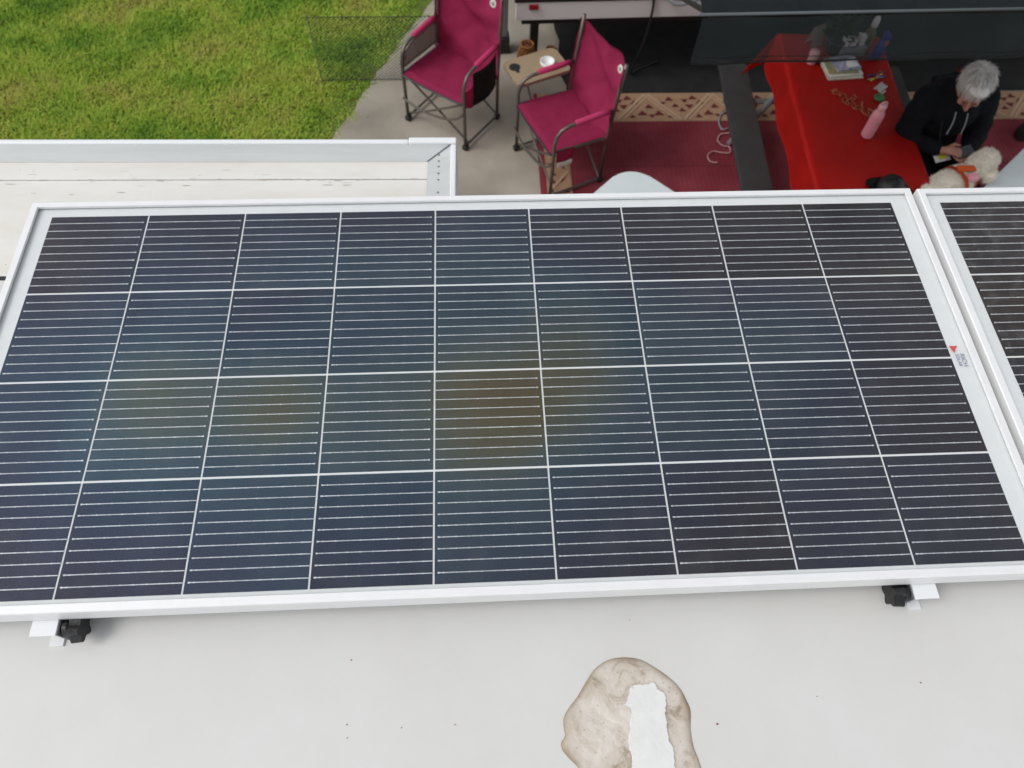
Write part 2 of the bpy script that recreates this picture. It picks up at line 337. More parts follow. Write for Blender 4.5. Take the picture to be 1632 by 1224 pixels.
# ------------------------------------------------------------------ the trailer we look down from: roof and slide-out
ZR = 2.957
def roof_trailer():
    t = thing('camper_trailer', 'white camper roof in the foreground carrying the solar panels', 'camper', (0, 0, 0))
    bm = B(); box(bm, (-6.5, -2.1, ZR - .06), (3.2, .385, ZR), .012); obj('roof', bm, M['roof'], t)
    bm = B(); box(bm, (-6.45, -2.05, .62), (3.15, .36, ZR - .0605)); obj('wall', bm, M['white'], t)
    bm = B(); box(bm, (-6.45, .3605, ZR - .085), (3.15, .388, ZR - .0605)); obj('edge_trim', bm, M['alu'], t)
    for x in (-2.6, -1.7):
        for y in (-1.9, .1):
            w = obj('wheel', lathe(B(), [(.001, -.1), (.2, -.1), (.33, -.08), (.36, -.03), (.36, .03), (.33, .08), (.2, .1), (.001, .1)], 24, Matrix.Translation((x, y, .36)) @ Matrix.Rotation(rad(90), 4, 'X')), M['black'], t, True)
    bm = B(); box(bm, (2.3, -1.0, 0), (2.4, -.9, .62)); obj('jack', bm, M['black'], t)
    bm = B(); box(bm, (-6.0, -1.0, 0), (-5.9, -.9, .62)); obj('jack', bm, M['black'], t)
    # slide-out roof with its raised flange, reaching beyond the main roof on the left
    sr = bpy.data.objects.new('slide_out', None); C.objects.link(sr); sr.parent = t; sr.rotation_euler = (0, 0, -.018); sr.location = (-.044, .551, 0)
    z0 = ZR + .001
    X0 = -3.6
    # far profile in local y (0 = outer rim): lip, sloping flange, pale band, groove, band, deck
    bm = B(); box(bm, (X0, -.0900, z0 - .1), (-.054, -.042, z0 + .003)); obj('roof_band', bm, M['slide_roof'], sr)
    bm = B(); box(bm, (X0, -.312, z0 - .002), (-.054, -.0914, z0 + .0022)); obj('roof_deck', bm, M['slide_roof'], sr)
    bm = B(); box(bm, (X0, -.319, z0 - .002), (-.058, -.3125, z0 + .001)); obj('seal_strip', bm, M['black'], sr)
    bm = B()
    def quad(pts): bm.faces.new([bm.verts.new(p) for p in pts])
    lipw, inn = .011, .046
    zf, zo = z0 + .0034, z0 + .014
    quad([(X0, -inn, zf), (-.058, -inn, zf), (-lipw, -lipw, zo), (X0, -lipw, zo)])
    obj('rear_flange', bm, M['flange'], sr)
    bm = B()
    quad([(-.0555, -inn, zf), (-.0555, -.20, zf), (-lipw, -.20, zo), (-lipw, -lipw - .001, zo)])
    obj('side_flange', bm, M['flange'], sr)
    bm = B(); tube(bm, [(-.0555, -.0455, zf + .001), (-lipw - .001, -lipw - .001, zo + .001)], .0013, 6); obj('mitre_joint', bm, M['steel'], sr)
    bm = B(); box(bm, (X0, -lipw, z0 - .10), (-.0925, 0, zo + .004), .0025); obj('rear_lip', bm, M['white_metal'], sr)
    bm = B(); box(bm, (-.092, -lipw - .0015, z0 - .11), (.0, .0025, zo + .0065), .0025); obj('corner_cap', bm, M['white_metal'], sr)
    bm = B(); box(bm, (-lipw, -.20, z0 - .10), (-.0005, -lipw - .002, zo + .003), .002); obj('side_lip', bm, M['white_metal'], sr)
    bm = B(); Rg = random.Random(11)
    for k in range(130):
        yy = -.0907 + Rg.gauss(0, .0016) if k < 95 else Rg.choice((-.066, -.079, -.104, -.125)) + Rg.gauss(0, .0035)
        xx = Rg.uniform(-1.6, -.07); a_ = Rg.uniform(.001, .009) * (1 if k < 95 else 1.3); b_ = Rg.uniform(.0003, .0009); zz = z0 + .0032 + .00001 * k / 26
        bm.faces.new([bm.verts.new((xx + a_ * math.cos(2 * math.pi * q / 7) * (1 + .3 * nz(k, q)), yy + b_ * math.sin(2 * math.pi * q / 7), zz)) for q in range(7)])
    o = obj('grime', bm, mat('brown_grime', (.56, .50, .42), .9, .1), sr); o['kind'] = 'stuff'
    for k, yy in enumerate((-.034, -.050, -.064, -.082, -.098, -.13)):
        x = -.034 + .002 * nz(k, 9); zz = zf + (zo - zf) * (x + .056) / (.056 - lipw)
        obj('screw', lathe(B(), [(.0022, 0), (.0024, .0008), (.0012, .0016)], 8, Matrix.Translation((x, yy, zz))), M['steel'], sr)
    bm = B(); box(bm, (X0, -.25, .95), (-.02, -.006, z0 - .1005)); obj('side_wall', bm, M['white'], sr)
    return t
roof_trailer()
# sealant patch on the roof
def z8(pts): return [at(820 + a / 4.295, 980 + b / 4.295, ZR) for a, b in pts]
PATCH = z8([(750, 290), (650, 305), (560, 360), (500, 440), (430, 560), (370, 640), (335, 710), (337, 780), (345, 830), (318, 880), (330, 930), (380, 990), (430, 1040), (470, 1120), (600, 1250), (900, 1300), (1200, 1250), (1285, 1120), (1262, 1000), (1225, 900), (1205, 780), (1205, 660), (1180, 590), (1130, 500), (1060, 430), (960, 360), (860, 305)])
STRIP = z8([(790, 490), (850, 482), (905, 480), (960, 465), (980, 520), (1020, 540), (1028, 640), (1035, 740), (1050, 850), (1085, 930), (1090, 1048), (1085, 1150), (820, 1150), (805, 1048), (800, 950), (783, 900), (790, 750), (800, 650), (760, 610), (780, 560)])
def patch():
    pts = smoothpath([*PATCH, PATCH[0]], 5)[:-1]; c = sum(pts, Vector()) / len(pts)
    bm = B(); fl = bm.verts.layers.float.new('rim'); nr = 34; rings = []
    for k in range(nr + 1):
        s = 1 - k / nr * .97; ring = []
        for p in pts:
            q = c + (p - c) * s
            edge = min(1, (1 - s) * 9)
            w = abs(nz(q.x * 60 + 3 * nz(q.x * 20, q.y * 20), q.y * 38)); w2 = nz(q.x * 150, q.y * 120)
            ring.append(bm.verts.new((q.x, q.y, ZR + .0004 + edge ** .5 * (.0015 + .0009 * w + .0003 * w2))))
        rings.append(ring)
    n = len(pts)
    for A, D in zip(rings, rings[1:]):
        for i in range(n): bm.faces.new((A[i], A[(i + 1) % n], D[(i + 1) % n], D[i]))
    bm.faces.new(rings[-1])
    for k, ring in enumerate(rings):
        for v_ in ring: v_[fl] = math.exp(-k * .55) + 1.0 * math.exp(-k * .09) * max(0, nz(v_.co.x * 30, v_.co.y * 30) + .25 * (v_.co.x < c.x - .02))
    m = bpy.data.materials.new('aged_sealant'); m.use_nodes = True; nt = m.node_tree; N = nt.nodes.new; L = nt.links.new; b = nt.nodes['Principled BSDF']; b.inputs['Roughness'].default_value = .5
    tc = N('ShaderNodeTexCoord'); n1 = N('ShaderNodeTexNoise'); n1.inputs['Scale'].default_value = 30; n1.inputs['Detail'].default_value = 10; n1.inputs['Roughness'].default_value = .68; n1.inputs['Distortion'].default_value = .9; L(tc.outputs['Object'], n1.inputs['Vector'])
    r = N('ShaderNodeValToRGB'); e = r.color_ramp.elements; e[0].position = .36; e[0].color = (.36, .30, .23, 1); e[1].position = .60; e[1].color = (.69, .64, .575, 1); x = e.new(.46); x.color = (.60, .535, .46, 1)
    L(n1.outputs['Fac'], r.inputs[0])
    vo = N('ShaderNodeTexVoronoi'); vo.inputs['Scale'].default_value = 95; L(tc.outputs['Object'], vo.inputs['Vector'])
    lt = N('ShaderNodeMath'); lt.operation = 'LESS_THAN'; lt.inputs[1].default_value = .13; L(vo.outputs['Distance'], lt.inputs[0])
    mm = N('ShaderNodeMath'); mm.operation = 'MULTIPLY'; mm.inputs[1].default_value = .35; L(lt.outputs[0], mm.inputs[0])
    mx = N('ShaderNodeMix'); mx.data_type = 'RGBA'; L(mm.outputs[0], mx.inputs['Factor']); L(r.outputs[0], mx.inputs['A']); mx.inputs['B'].default_value = (.22, .16, .11, 1); at_ = N('ShaderNodeAttribute'); at_.attribute_name = 'rim'; am = N('ShaderNodeMath'); am.operation = 'MULTIPLY'; am.inputs[1].default_value = .8; am.use_clamp = True; L(at_.outputs['Fac'], am.inputs[0])
    m3 = N('ShaderNodeMix'); m3.data_type = 'RGBA'; L(am.outputs[0], m3.inputs['Factor']); L(mx.outputs['Result'], m3.inputs['A']); m3.inputs['B'].default_value = (.30, .225, .15, 1); L(m3.outputs['Result'], b.inputs['Base Color'])
    n2 = N('ShaderNodeTexNoise'); n2.inputs['Scale'].default_value = 55; n2.inputs['Distortion'].default_value = 2; L(tc.outputs['Object'], n2.inputs['Vector'])
    bp = N('ShaderNodeBump'); bp.inputs['Strength'].default_value = .22; bp.inputs['Distance'].default_value = .003; L(n2.outputs['Fac'], bp.inputs['Height']); L(bp.outputs[0], b.inputs['Normal'])
    o = tag(obj('sealant_patch', bm, m, smooth=True), 'wrinkled tan sealant patch on the white camper roof', 'sealant')
    sp = smoothpath([*STRIP, STRIP[0]], 6)[:-1]
    sp = [p + Vector((.0026 * nz(p.x * 260, p.y * 260) + .0012 * nz(p.x * 900, p.y * 900), .0026 * nz(p.y * 260, p.x * 260, 4), 0)) for p in sp]
    bm = B(); prism(bm, sp, ZR + .0008, ZR + .0040); bmesh.ops.bevel(bm, geom=[e for e in bm.edges if min(v.co.z for v in e.verts) > ZR + .0035], offset=.0012, segments=2, affect='EDGES')
    obj('fresh_sealant', bm, mat('white_fresh_sealant', (.78, .79, .78), .45, .4, var=.06, scale=60, bump=.12, bscale=60), o)['label'] = 'strip of fresh white sealant'
patch()
# crumbs of debris lying on the roof
for (u, v, r, lb) in ((1143, 1154, .0016, 'right of the sealant patch'), (560, 1052, .0012, 'below the middle of the panel'), (725, 1155, .0010, 'near the bottom edge, left of centre'), (1467, 1088, .0012, 'far right below the knob'), (640, 1160, .0009, 'just left of the one nearest the sealant'), (553, 1155, .0011, 'left of centre near the bottom edge'), (1302, 1110, .0009, 'between the sealant patch and the right knob')):
    p = at(u, v, ZR); bm = B(); bmesh.ops.create_icosphere(bm, subdivisions=1, radius=r * .72, matrix=Matrix.Translation((p.x, p.y, ZR + r * .4)) @ Matrix.Diagonal((1.6, 1, .7, 1)))
    tag(obj('debris_crumb', bm, M['terracotta']), 'tiny dark crumb on the white roof ' + lb, 'debris', 'crumbs on the roof')
# ------------------------------------------------------------------ solar panels
PC = .1608; CELL = .1582; CELH = .1574; ZP = 3.0355
def panel(cx, cy, label, dark=False):
    cellm = M['cell_dark'] if dark else M['cell']
    t = thing('solar_panel', label, 'solar panel', (cx, cy, 0), group='solar panels on the camper roof')
    X0, X1, Y0, Y1 = -.7585, .7625, -.3385, .3475
    ZB = ZP - .035; lip = .011; zl = ZP + .0015
    # frame rails, each with lip, mitred at the corners
    def rail(a, b, inn):
        bm = B(); a, b, inn = Vector((*a, 0)), Vector((*b, 0)), Vector((*inn, 0)); d = (b - a).normalized()
        prof = [(0, ZB), (0, zl - .0012), (.0012, zl), (lip, zl), (lip, ZP - .003), (.0025, ZP - .003), (.0025, ZB)]
        A = [bm.verts.new(a + inn * s + d * s + Vector((0, 0, z))) for s, z in prof]; D = [bm.verts.new(b + inn * s - d * s + Vector((0, 0, z))) for s, z in prof]
        for i in range(len(prof)): j = (i + 1) % len(prof); bm.faces.new((A[i], A[j], D[j], D[i]))
        bm.faces.new(A); bm.faces.new(D[::-1]); obj('frame_rail', bm, M['alu'], t)
    rail((X0, Y1), (X1, Y1), (0, -1)); rail((X0, Y0), (X1, Y0), (0, 1)); rail((X0, Y0), (X0, Y1), (1, 0)); rail((X1, Y0), (X1, Y1), (-1, 0))
    bm = B(); box(bm, (X0 + .003, Y0 + .003, ZP - .008), (X1 - .003, Y1 - .003, ZP - .0062)); obj('backsheet', bm, M['back'], t)
    cb = B(); h = CELL / 2; hh = CELH / 2
    box(cb, (-h, -hh, 0), (h, hh, .0005)); cme = bpy.data.meshes.new('cell'); cb.to_mesh(cme); cb.free(); cme.materials.append(cellm)
    def bus(sgn):
        bb = B()
        for k in range(9):
            y = (k - 4) * .01600
            a, b = (-h - .0004, h - .0058) if sgn > 0 else (-h + .0058, h + .0004)
            box(bb, (a, y - .00060, .0005), (b, y + .00060, .00085))
            e = b if sgn > 0 else a
            box(bb, (e - .0018, y - .00105, .0005), (e + .0012, y + .00105, .0009))
            for q in range(9):
                xx = -h + .012 + q * (CELL - .024) / 8; box(bb, (xx - .0008, y - .0009, .0005), (xx + .0008, y + .0009, .00088))
        me = bpy.data.meshes.new('busbars'); bb.to_mesh(me); bb.free(); me.materials.append(M['bus']); return me
    bm_a, bm_b = bus(1), bus(-1)
    for j in range(4):
        for i in range(9):
            o = bpy.data.objects.new('cell', cme); C.objects.link(o); o.parent = t; o.location = ((i - 4) * PC, (1.5 - j) * PC, ZP - .0062)
            q = bpy.data.objects.new('busbars', bm_a if j % 2 == 0 else bm_b); C.objects.link(q); q.parent = o
    bm = B(); gv = [bm.verts.new(p) for p in ((X0 + .004, Y0 + .004, ZP - .0036), (X1 - .004, Y0 + .004, ZP - .0036), (X1 - .004, Y1 - .004, ZP - .0036), (X0 + .004, Y1 - .004, ZP - .0036))]; bm.faces.new(gv)
    gme = bpy.data.meshes.new('glass_pane'); bm.to_mesh(gme); bm.free(); obj('glass_pane', gme, M['dusty_glass' if dark else 'glass'], t)     # faces up
    return t, (X0, X1, Y0, Y1, ZB)
P1, (X0, X1, Y0, Y1, ZB) = panel(0, 0, 'black solar panel in a silver frame filling the middle of the view')
P2, _ = panel(1.5335, -.002, 'solar panel cut off by the right edge, beside the larger one', True)
# maker's mark printed on the right margin of the near panel
zt = ZP - .0034
inkg = mat('grey_blue_ink', (.22, .22, .33), .5); inkr = mat('red_ink', (.62, .08, .09), .5)
for s, dx, sz in (('RICH', .0088, .0104), ('SOLAR', .0006, .0074)):
    me = text_mesh(s, sz); o = obj('lettering', me, inkg, P1); o.rotation_euler = (0, 0, -math.pi / 2); o.location = (.7345 + dx - .0040, -.0065, zt)
bm = B(); bm.faces.new([bm.verts.new(p) for p in ((.7242, .0195, zt), (.7372, .0195, zt), (.7368, .0182, zt), (.7335, .0148, zt), (.7312, .0112, zt), (.7302, .0078, zt), (.7282, .0078, zt))]); obj('logo_mark', bm, inkr, P1)
# tilt-mount brackets with wing knobs
def bracket(x, sgn):
    bm = B(); box(bm, (x - .0165, -.3580, ZB - .0062), (x + .0165, -.20, ZB - .0022), .0006); br = obj('mounting_bracket', bm, M['white_metal'], P1)
    bm = B(); box(bm, (x + sgn * .0162 - .0015, -.3572, ZR + .0032), (x + sgn * .0162 + .0015, -.20, ZB - .0064)); obj('web', bm, M['steel'], br)
    bm = B(); box(bm, (x - .007 - .002, -.3640, ZR + .0005), (x + .007 + .002, -.20, ZR + .003), .0006); obj('foot', bm, M['white_metal'], br)
    bm = B(); x0 = x + sgn * .0165; RX = Matrix.Rotation(rad(90) * sgn, 4, 'Y')
    MM = Matrix.Translation((x0 + sgn * .0012, -.346, ZB - .0165)) @ RX
    lathe(bm, [(.0085, 0.0), (.0115, .003), (.0115, .008), (.0095, .011), (.0095, .014)], 18, MM)
    n = 40; A = []; D = []
    for zz, store, sc in ((.0125, A, 1), (.0265, D, .94)):
        for k in range(n):
            a = 2 * math.pi * k / n; r = (.0165 + .0035 * math.cos(5 * a + .4)) * sc
            store.append(bm.verts.new(MM @ Vector((r * math.cos(a), r * math.sin(a), zz))))
    bm.faces.new(A[::-1]); bm.faces.new(D)
    for k in range(n): bm.faces.new((A[k], A[(k + 1) % n], D[(k + 1) % n], D[k]))
    obj('knob', bm, M['black'], br)
bracket(-.583, 1); bracket(.585, -1)
# ------------------------------------------------------------------ neighbour's trailer, awning
def neighbour():
    t = thing('neighbour_trailer', 'white skirted trailer with a red marker light behind the maroon chairs', 'trailer', (.33, 4.40, 0), .03)
    L_ = 7.0
    bm = B(); box(bm, (0, 0, .55), (L_, .03, .693), .006); obj('skirt', bm, M['white'], t)
    bm = B(); box(bm, (-.01, -.008, .6935), (L_, .04, .735), .004); obj('trim', bm, M['black'], t)
    bm = B(); box(bm, (0, .002, .7355), (L_, 2.4, 3.0), .03); obj('wall', bm, mat('grey_siding', (.45, .46, .47), .4), t)
    bm = B(); box(bm, (.05, .0305, .50), (L_ - .05, 2.35, .6935)); obj('underbody', bm, M['black'], t)
    for x in (1.2, 4.6):
        bm = B(); box(bm, (x, -.006, 1.5), (x + .9, .0015, 2.1)); w = obj('window', bm, M['black'], t)
    bm = B(); box(bm, (.095, -.016, .640), (.165, -.0005, .678), .004); obj('marker_light', bm, M['redlens'], t)
    for x in (5.6, 6.4):
        for y in (.35, 2.15):
            obj('wheel', lathe(B(), [(.001, -.1), (.2, -.1), (.33, -.08), (.36, -.03), (.36, .03), (.33, .08), (.2, .1), (.001, .1)], 24, Matrix.Translation((x, y, .36)) @ Matrix.Rotation(rad(90), 4, 'X')), M['black'], t, True)
    bm = B(); box(bm, (.15, .28, 0), (.215, .345, .50), .004); obj('stabiliser_leg', bm, M['black'], t)
    bm = B(); box(bm, (.15, 2.0, 0), (.215, 2.065, .50), .004); obj('stabiliser_leg', bm, M['black'], t)
    bm = B(); box(bm, (-.075, .38, .14), (-.02, .46, 1.9), .006); ps = obj('corner_post', bm, M['steel'], t)
    bm = B(); box(bm, (-.088, .36, 0), (-.005, .475, .14), .008); obj('post_foot', bm, M['black'], ps)
    pts = smoothpath([(1.00, -.012, .72), (1.005, -.02, .60), (.99, -.03, .40), (.97, .02, .2), (.955, .05, .03), (1.05, .12, .012), (1.2, .2, .012)])
    obj('cable', tube(B(), pts, .009, 6), M['black'], t)
    obj('hose_loop', tube(B(), smoothpath([(1.10, -.02, .715), (1.16, -.05, .69), (1.25, -.055, .70), (1.36, -.03, .73)]), .016, 8), M['grey'], t)
    return t
neighbour()
def awning():
    t = thing('awning', 'dark grey awning with a see-through front flap above the red table', 'awning', (.948, 2.206, 0), .02)
    W = 2.05
    def can(u, v): return Vector((u * W, v * 2.19 + .0, 2.105 + v * .42 - .05 * math.sin(math.pi * v) * (1 + .25 * math.sin(u * 19)) * math.sin(math.pi * min(1, max(0.001, u)))))
    obj('canopy', grid(B(), can, 40, 16, .003), M['canopy'], t, True)
    obj('roller', tube(B(), [(-.01, 0, 2.098), (W + .01, 0, 2.098)], .007, 10), M['hem'], t, True)
    def val(u, v): return Vector((u * W, -.014 - .003 * math.sin(u * 30) * v + .006 * nz(u * 8, v * 2), 2.092 - v * .215 - .001 * math.sin(u * 13 + .5) * v))
    obj('front_flap', grid(B(), val, 120, 6), M['valance'], t, True)
    def hem(u, v): p = val(u, 1); return p + Vector((0, -.002 , .005 - v * .011))
    obj('flap_hem', grid(B(), hem, 120, 1, .002), M['hem'], t, True)
    obj('flap_stitching', grid(B(), lambda u, v: val(u, .87) + Vector((0, -.003, .002 - v * .004)), 120, 1, .001), M['hem'], t, True)
    for x in (.05, W - .05):
        obj('support_arm', tube(B(), [(x, .02, 2.08), (x, 2.17, 1.05)], .012, 8), M['black'], t)
    return t
awning()
# ------------------------------------------------------------------ rug
def rug():
    t = thing('outdoor_rug', 'maroon outdoor rug with a tan patterned border under the red table', 'rug', (.48, 4.27, 0), -.008)
    W, D = 4.5, 2.9; z = .0105
    def sh(name, x0, y0, x1, y1, z, m): 
        bm = B(); nx = max(2, int((x1 - x0) / .12)); ny = max(2, int(abs(y1 - y0) / .12))
        def f(u, v):
            x = x0 + (x1 - x0) * u; y = y0 + (y1 - y0) * v; return Vector((x, y, z + .003 * nz(x * 2.2, y * 2.2) + .002 * nz(x * 6, y * 1.5)))
        return obj(name, grid(bm, f, nx, ny), m, t, True)
    sh('field', .0, -D, W, .0, z, M['rug'])
    sh('border', .03, -.325, W - .03, -.005, z + .004, M['rug_tan']); sh('border', .05, -D, .232, -.3255, z + .004, M['rug_tan']); sh('border', W - .232, -D, W - .05, -.3255, z + .004, M['rug_tan'])
    pb = B(); lb = B(); zz = z + .0085
    def zf(x, y): return zz + .003 * nz(x * 2.2, y * 2.2) + .002 * nz(x * 6, y * 1.5)
    def tri(bm, x, y, s, up=1): bm.faces.new([bm.verts.new((a, b, zf(a, b))) for a, b in ((x - s, y - s * .6 * up), (x + s, y - s * .6 * up), (x, y + s * .75 * up))])
    def bar(bm, x0, y0, x1, y1, w):
        d = Vector((x1 - x0, y1 - y0)).normalized(); n_ = Vector((-d.y, d.x)) * w
        N = 8
        for k in range(N):
            a = Vector((x0, y0)).lerp(Vector((x1, y1)), k / N); b = Vector((x0, y0)).lerp(Vector((x1, y1)), (k + 1) / N)
            bm.faces.new([bm.verts.new((q.x, q.y, zf(q.x, q.y) + .0005)) for q in (a + n_, b + n_, b - n_, a - n_)])
    per = .52
    for i in range(9):
        x = .12 + i * per
        bar(lb, x, -.31, x + .24, -.02, .011); bar(lb, x + .04, -.31, x + .28, -.02, .008); bar(lb, x + .5, -.31, x + .26, -.02, .011); bar(lb, x + .46, -.31, x + .22, -.02, .008)
        for (dx, dy, s, up) in ((.10, -.06, .035, 1), (.03, -.10, .03, -1), (.15, -.115, .035, 1), (.06, -.165, .035, -1), (.0, -.2, .03, 1), (.26, -.16, .035, 1), (.20, -.235, .04, 1), (.33, -.235, .04, 1), (.27, -.27, .028, -1), (.43, -.075, .035, 1), (.37, -.13, .03, -1), (.47, -.15, .03, 1), (.12, -.27, .028, 1), (.42, -.27, .028, 1)): tri(pb, x + dx, dy, s, up)
    for i in range(6):
        y = -.42 - i * .42
        bar(lb, .065, y - .2, .215, y, .010); bar(lb, .065, y - .2, .215, y - .4, .010)
        for (dx, dy, s, up) in ((.10, -.03, .026, 1), (.16, -.09, .026, -1), (.10, -.11, .026, 1), (.19, -.2, .024, 1), (.15, -.27, .026, 1), (.09, -.36, .026, -1), (.19, -.38, .024, 1)): tri(pb, dx, y + dy, s, up)
    o = obj('border_print', pb, M['rug_brown'], t); o['kind'] = 'stuff'; o = obj('border_stripes', lb, M['rug_light'], t); o['kind'] = 'stuff'
    for y in (-.79, -1.6): sh('crease', .24, y - .005, W - .24, y + .005, z + .0045, mat('worn_maroon', (.19, .03, .045), .8))
    return t
rug()
# ------------------------------------------------------------------ camp chairs
def chair(cx, cy, rz, label, pouch=False, tray=False):
    t = thing('camp_chair', label, 'camp chair', (cx, cy, .004), rz, 'maroon camp chairs')
    w, d = .27, .205
    for s in (-1, 1):
        x = s * w
        path = [(x, -d, .03), (x, -d, .3), (x, -d, .50), (x, -d + .012, .56), (x, -d + .045, .605), (x, -d + .10, .622), (x, 0, .628), (x, d + .01, .632)]
        obj('arm_frame', tube(B(), path, .0125, 10), M['frame'], t, True)
        obj('back_post', tube(B(), [(x, d, .03), (x, d + .005, .4), (x, d + .03, .7), (x, d + .055, .97)], .0125, 10), M['frame'], t, True)
        obj('ground_rail', tube(B(), [(x, -d, .03), (x, d, .03)], .010, 8), M['frame'], t)
        obj('seat_rail', tube(B(), [(x * .96, -d + .005, .425), (x * .96, d, .40)], .011, 8), M['frame'], t)
        for y in (-d, d): bm = B(); box(bm, (x - .02, y - .022, 0), (x + .02, y + .022, .038), .008); obj('foot', bm, M['black'], t)
        obj('arm_pad', tube(B(), [(x, -.06, .629), (x, -.05, .631), (x, .12, .634), (x, .19, .636)], [.013, .020, .021, .018], 10), M['maroon'], t, True)
    for y in (-d + .02, d - .02):
        obj('cross_brace', tube(B(), [(-w, y, .40), (0, y + .008, .22), (w, y + .008, .05)], .0085, 8), M['frame'], t)
        obj('cross_brace', tube(B(), [(w, y - .008, .40), (0, y - .012, .22), (-w, y - .008, .05)], .0085, 8), M['frame'], t)
    obj('front_bar', tube(B(), smoothpath([(-w - .02, -d - .012, .20), (-.1, -d - .03, .19), (.1, -d - .03, .22), (w * .8, -d - .022, .27), (w, -d - .012, .33)]), .009, 8), M['frame'], t)
    def seat(u, v):
        x = (u - .5) * 2 * w * .965; y = -d - .012 + v * (2 * d + .03)
        sag = .03 * (1 - (2 * u - 1) ** 2) * (.4 + .6 * v)
        z = .435 - .022 * v - sag + .004 * nz(u * 5, v * 5) + .004 * math.sin(u * 16 + v * 7) * v
        if v < .06: z -= (.06 - v) * .3
        return Vector((x, y, z))
    obj('seat', grid(B(), seat, 24, 18, .008), M['maroon'], t, True)
    def back(u, v):
        a = 2 * u - 1; x = a * (w + .016); z = .365 + v * (.585 - .02 * (1 - a * a))
        yp = d + .005 + max(0, z - .4) * .09
        y = yp + .07 * (1 - abs(a) ** 2.2) * min(1, v * 3.2) * (.7 + .3 * (1 - v)) - (.020 if abs(a) > .93 else .012 * abs(a) ** 6)
        y += .026 * math.sin(7 * u + 9 * v + 1.5 * nz(u * 3, v * 3)) * (1 - a * a) + .02 * nz(u * 4 + 7, v * 4) + .008 * math.sin(18 * (u - v * .8)) * max(0, 1 - abs(v - .2) * 3) 
        return Vector((x, y, z))
    obj('backrest', grid(B(), back, 36, 26, .008), M['maroon'], t, True)
    for a, b in ((0, 1),):
        obj('seat_hem', tube(B(), [seat(k / 16, 0) + Vector((0, -.004, -.004)) for k in range(17)], .007, 6), M['black'], t)
    c = back(.80, .86); nrm = Vector((.0, -1, .22)).normalized()
    MM = Matrix.Translation(c + nrm * .008) @ nrm.to_track_quat('Z', 'Y').to_matrix().to_4x4()
    em = obj('emblem', lathe(B(), [(.026, 0), (.027, .003), (.022, .005), (.0, .0055)], 20, MM), M['paper'], t)
    em['label'] = 'round white badge on the backrest'
    obj('emblem_print', lathe(B(), [(.013, .005), (.013, .0062), (.0, .0063)], 14, MM), M['grey'], em)
    # fabric side panel under the arm, seen on the viewer's left
    if not tray:
        def side(u, v): return Vector((-w + .006 * nz(u * 4, v * 4), -d + .012 + u * (2 * d - .01), .61 - v * (.16 + .02 * u) - (.05 * (1 - u) ** 4 if v < .5 else 0)))
        obj('side_mesh', grid(B(), side, 10, 6, .003), M['meshgrey'], t, True)
    if pouch:
        def po(u, v): return Vector((w + .008 + .028 * math.sin(math.pi * u), -d + .10 + u * .28, .60 - v * .27))
        obj('pouch', grid(B(), po, 12, 6, .004), M['black'], t, True)
        def pf(u, v): return Vector((w + .004 + .010 * math.sin(math.pi * u), -d + .01 + u * .095, .50 - v * .13 - .05 * u * v))
        obj('pouch_flap', grid(B(), pf, 8, 6, .004), M['maroon'], t, True)
    else:
        def pf(u, v): return Vector((w + .004 + .010 * math.sin(math.pi * u), -d + .02 + u * .13, .44 - v * .10))
        obj('side_flap', grid(B(), pf, 8, 6, .004), M['maroon'], t, True)
        bm = B(); box(bm, (w + .004, -d + .03, .30), (w + .018, -d + .14, .335), .004); obj('care_label', bm, M['paper'], t)
    if tray:
        bm = B(); x1 = -w - .018; x0 = x1 - .27; hole = []
        poly = []
        for (px, py, a0) in ((x0 + .05, -.20 + .05, 180), (x1 - .03, -.20 + .03, 270), (x1 - .03, .22 - .03, 0), (x0 + .05, .22 - .05, 90)):
            for k in range(6): a = rad(a0 + k * 18); rr = .05 if px < (x0 + x1) / 2 else .03; poly.append((px + rr * math.cos(a), py + rr * math.sin(a)))
        prism(bm, poly, .535, .553); tr = obj('side_tray', bm, M['tan'], t); tr['label'] = 'tan fold-out tray with a cup hole'
        bm = B(); prism(bm, [(p[0] * .97 + (x0 + x1) / 2 * .03, p[1] * .96) for p in poly], .525, .5345); obj('tray_rim', bm, M['tan'], tr)
        cx_, cy_ = x0 + .085, -.135
        obj('cup_hole', lathe(B(), [(.04, .5532), (.04, .5545), (.0, .5546)], 20, Matrix.Translation((cx_, cy_, 0))), M['black'], tr)
        bm = B(); prism(bm, [(cx_ + .03, cy_ - .012), (cx_ + .062, cy_ - .012), (cx_ + .062, cy_ + .012), (cx_ + .03, cy_ + .012)], .5532, .5546); obj('mug_slot', bm, M['black'], tr)
        obj('tray_strut', tube(B(), [(x0 + .04, -.05, .525), (-w, -.05, .2)], .008, 6), M['frame'], tr)
    return t
chair(-.155, 4.005, rad(-36.9), 'maroon camp chair nearest the lawn, with a black side pouch', pouch=True)
chair(.612, 3.50, rad(-66.5), 'maroon camp chair standing partly on the rug, with a tan side tray', tray=True)
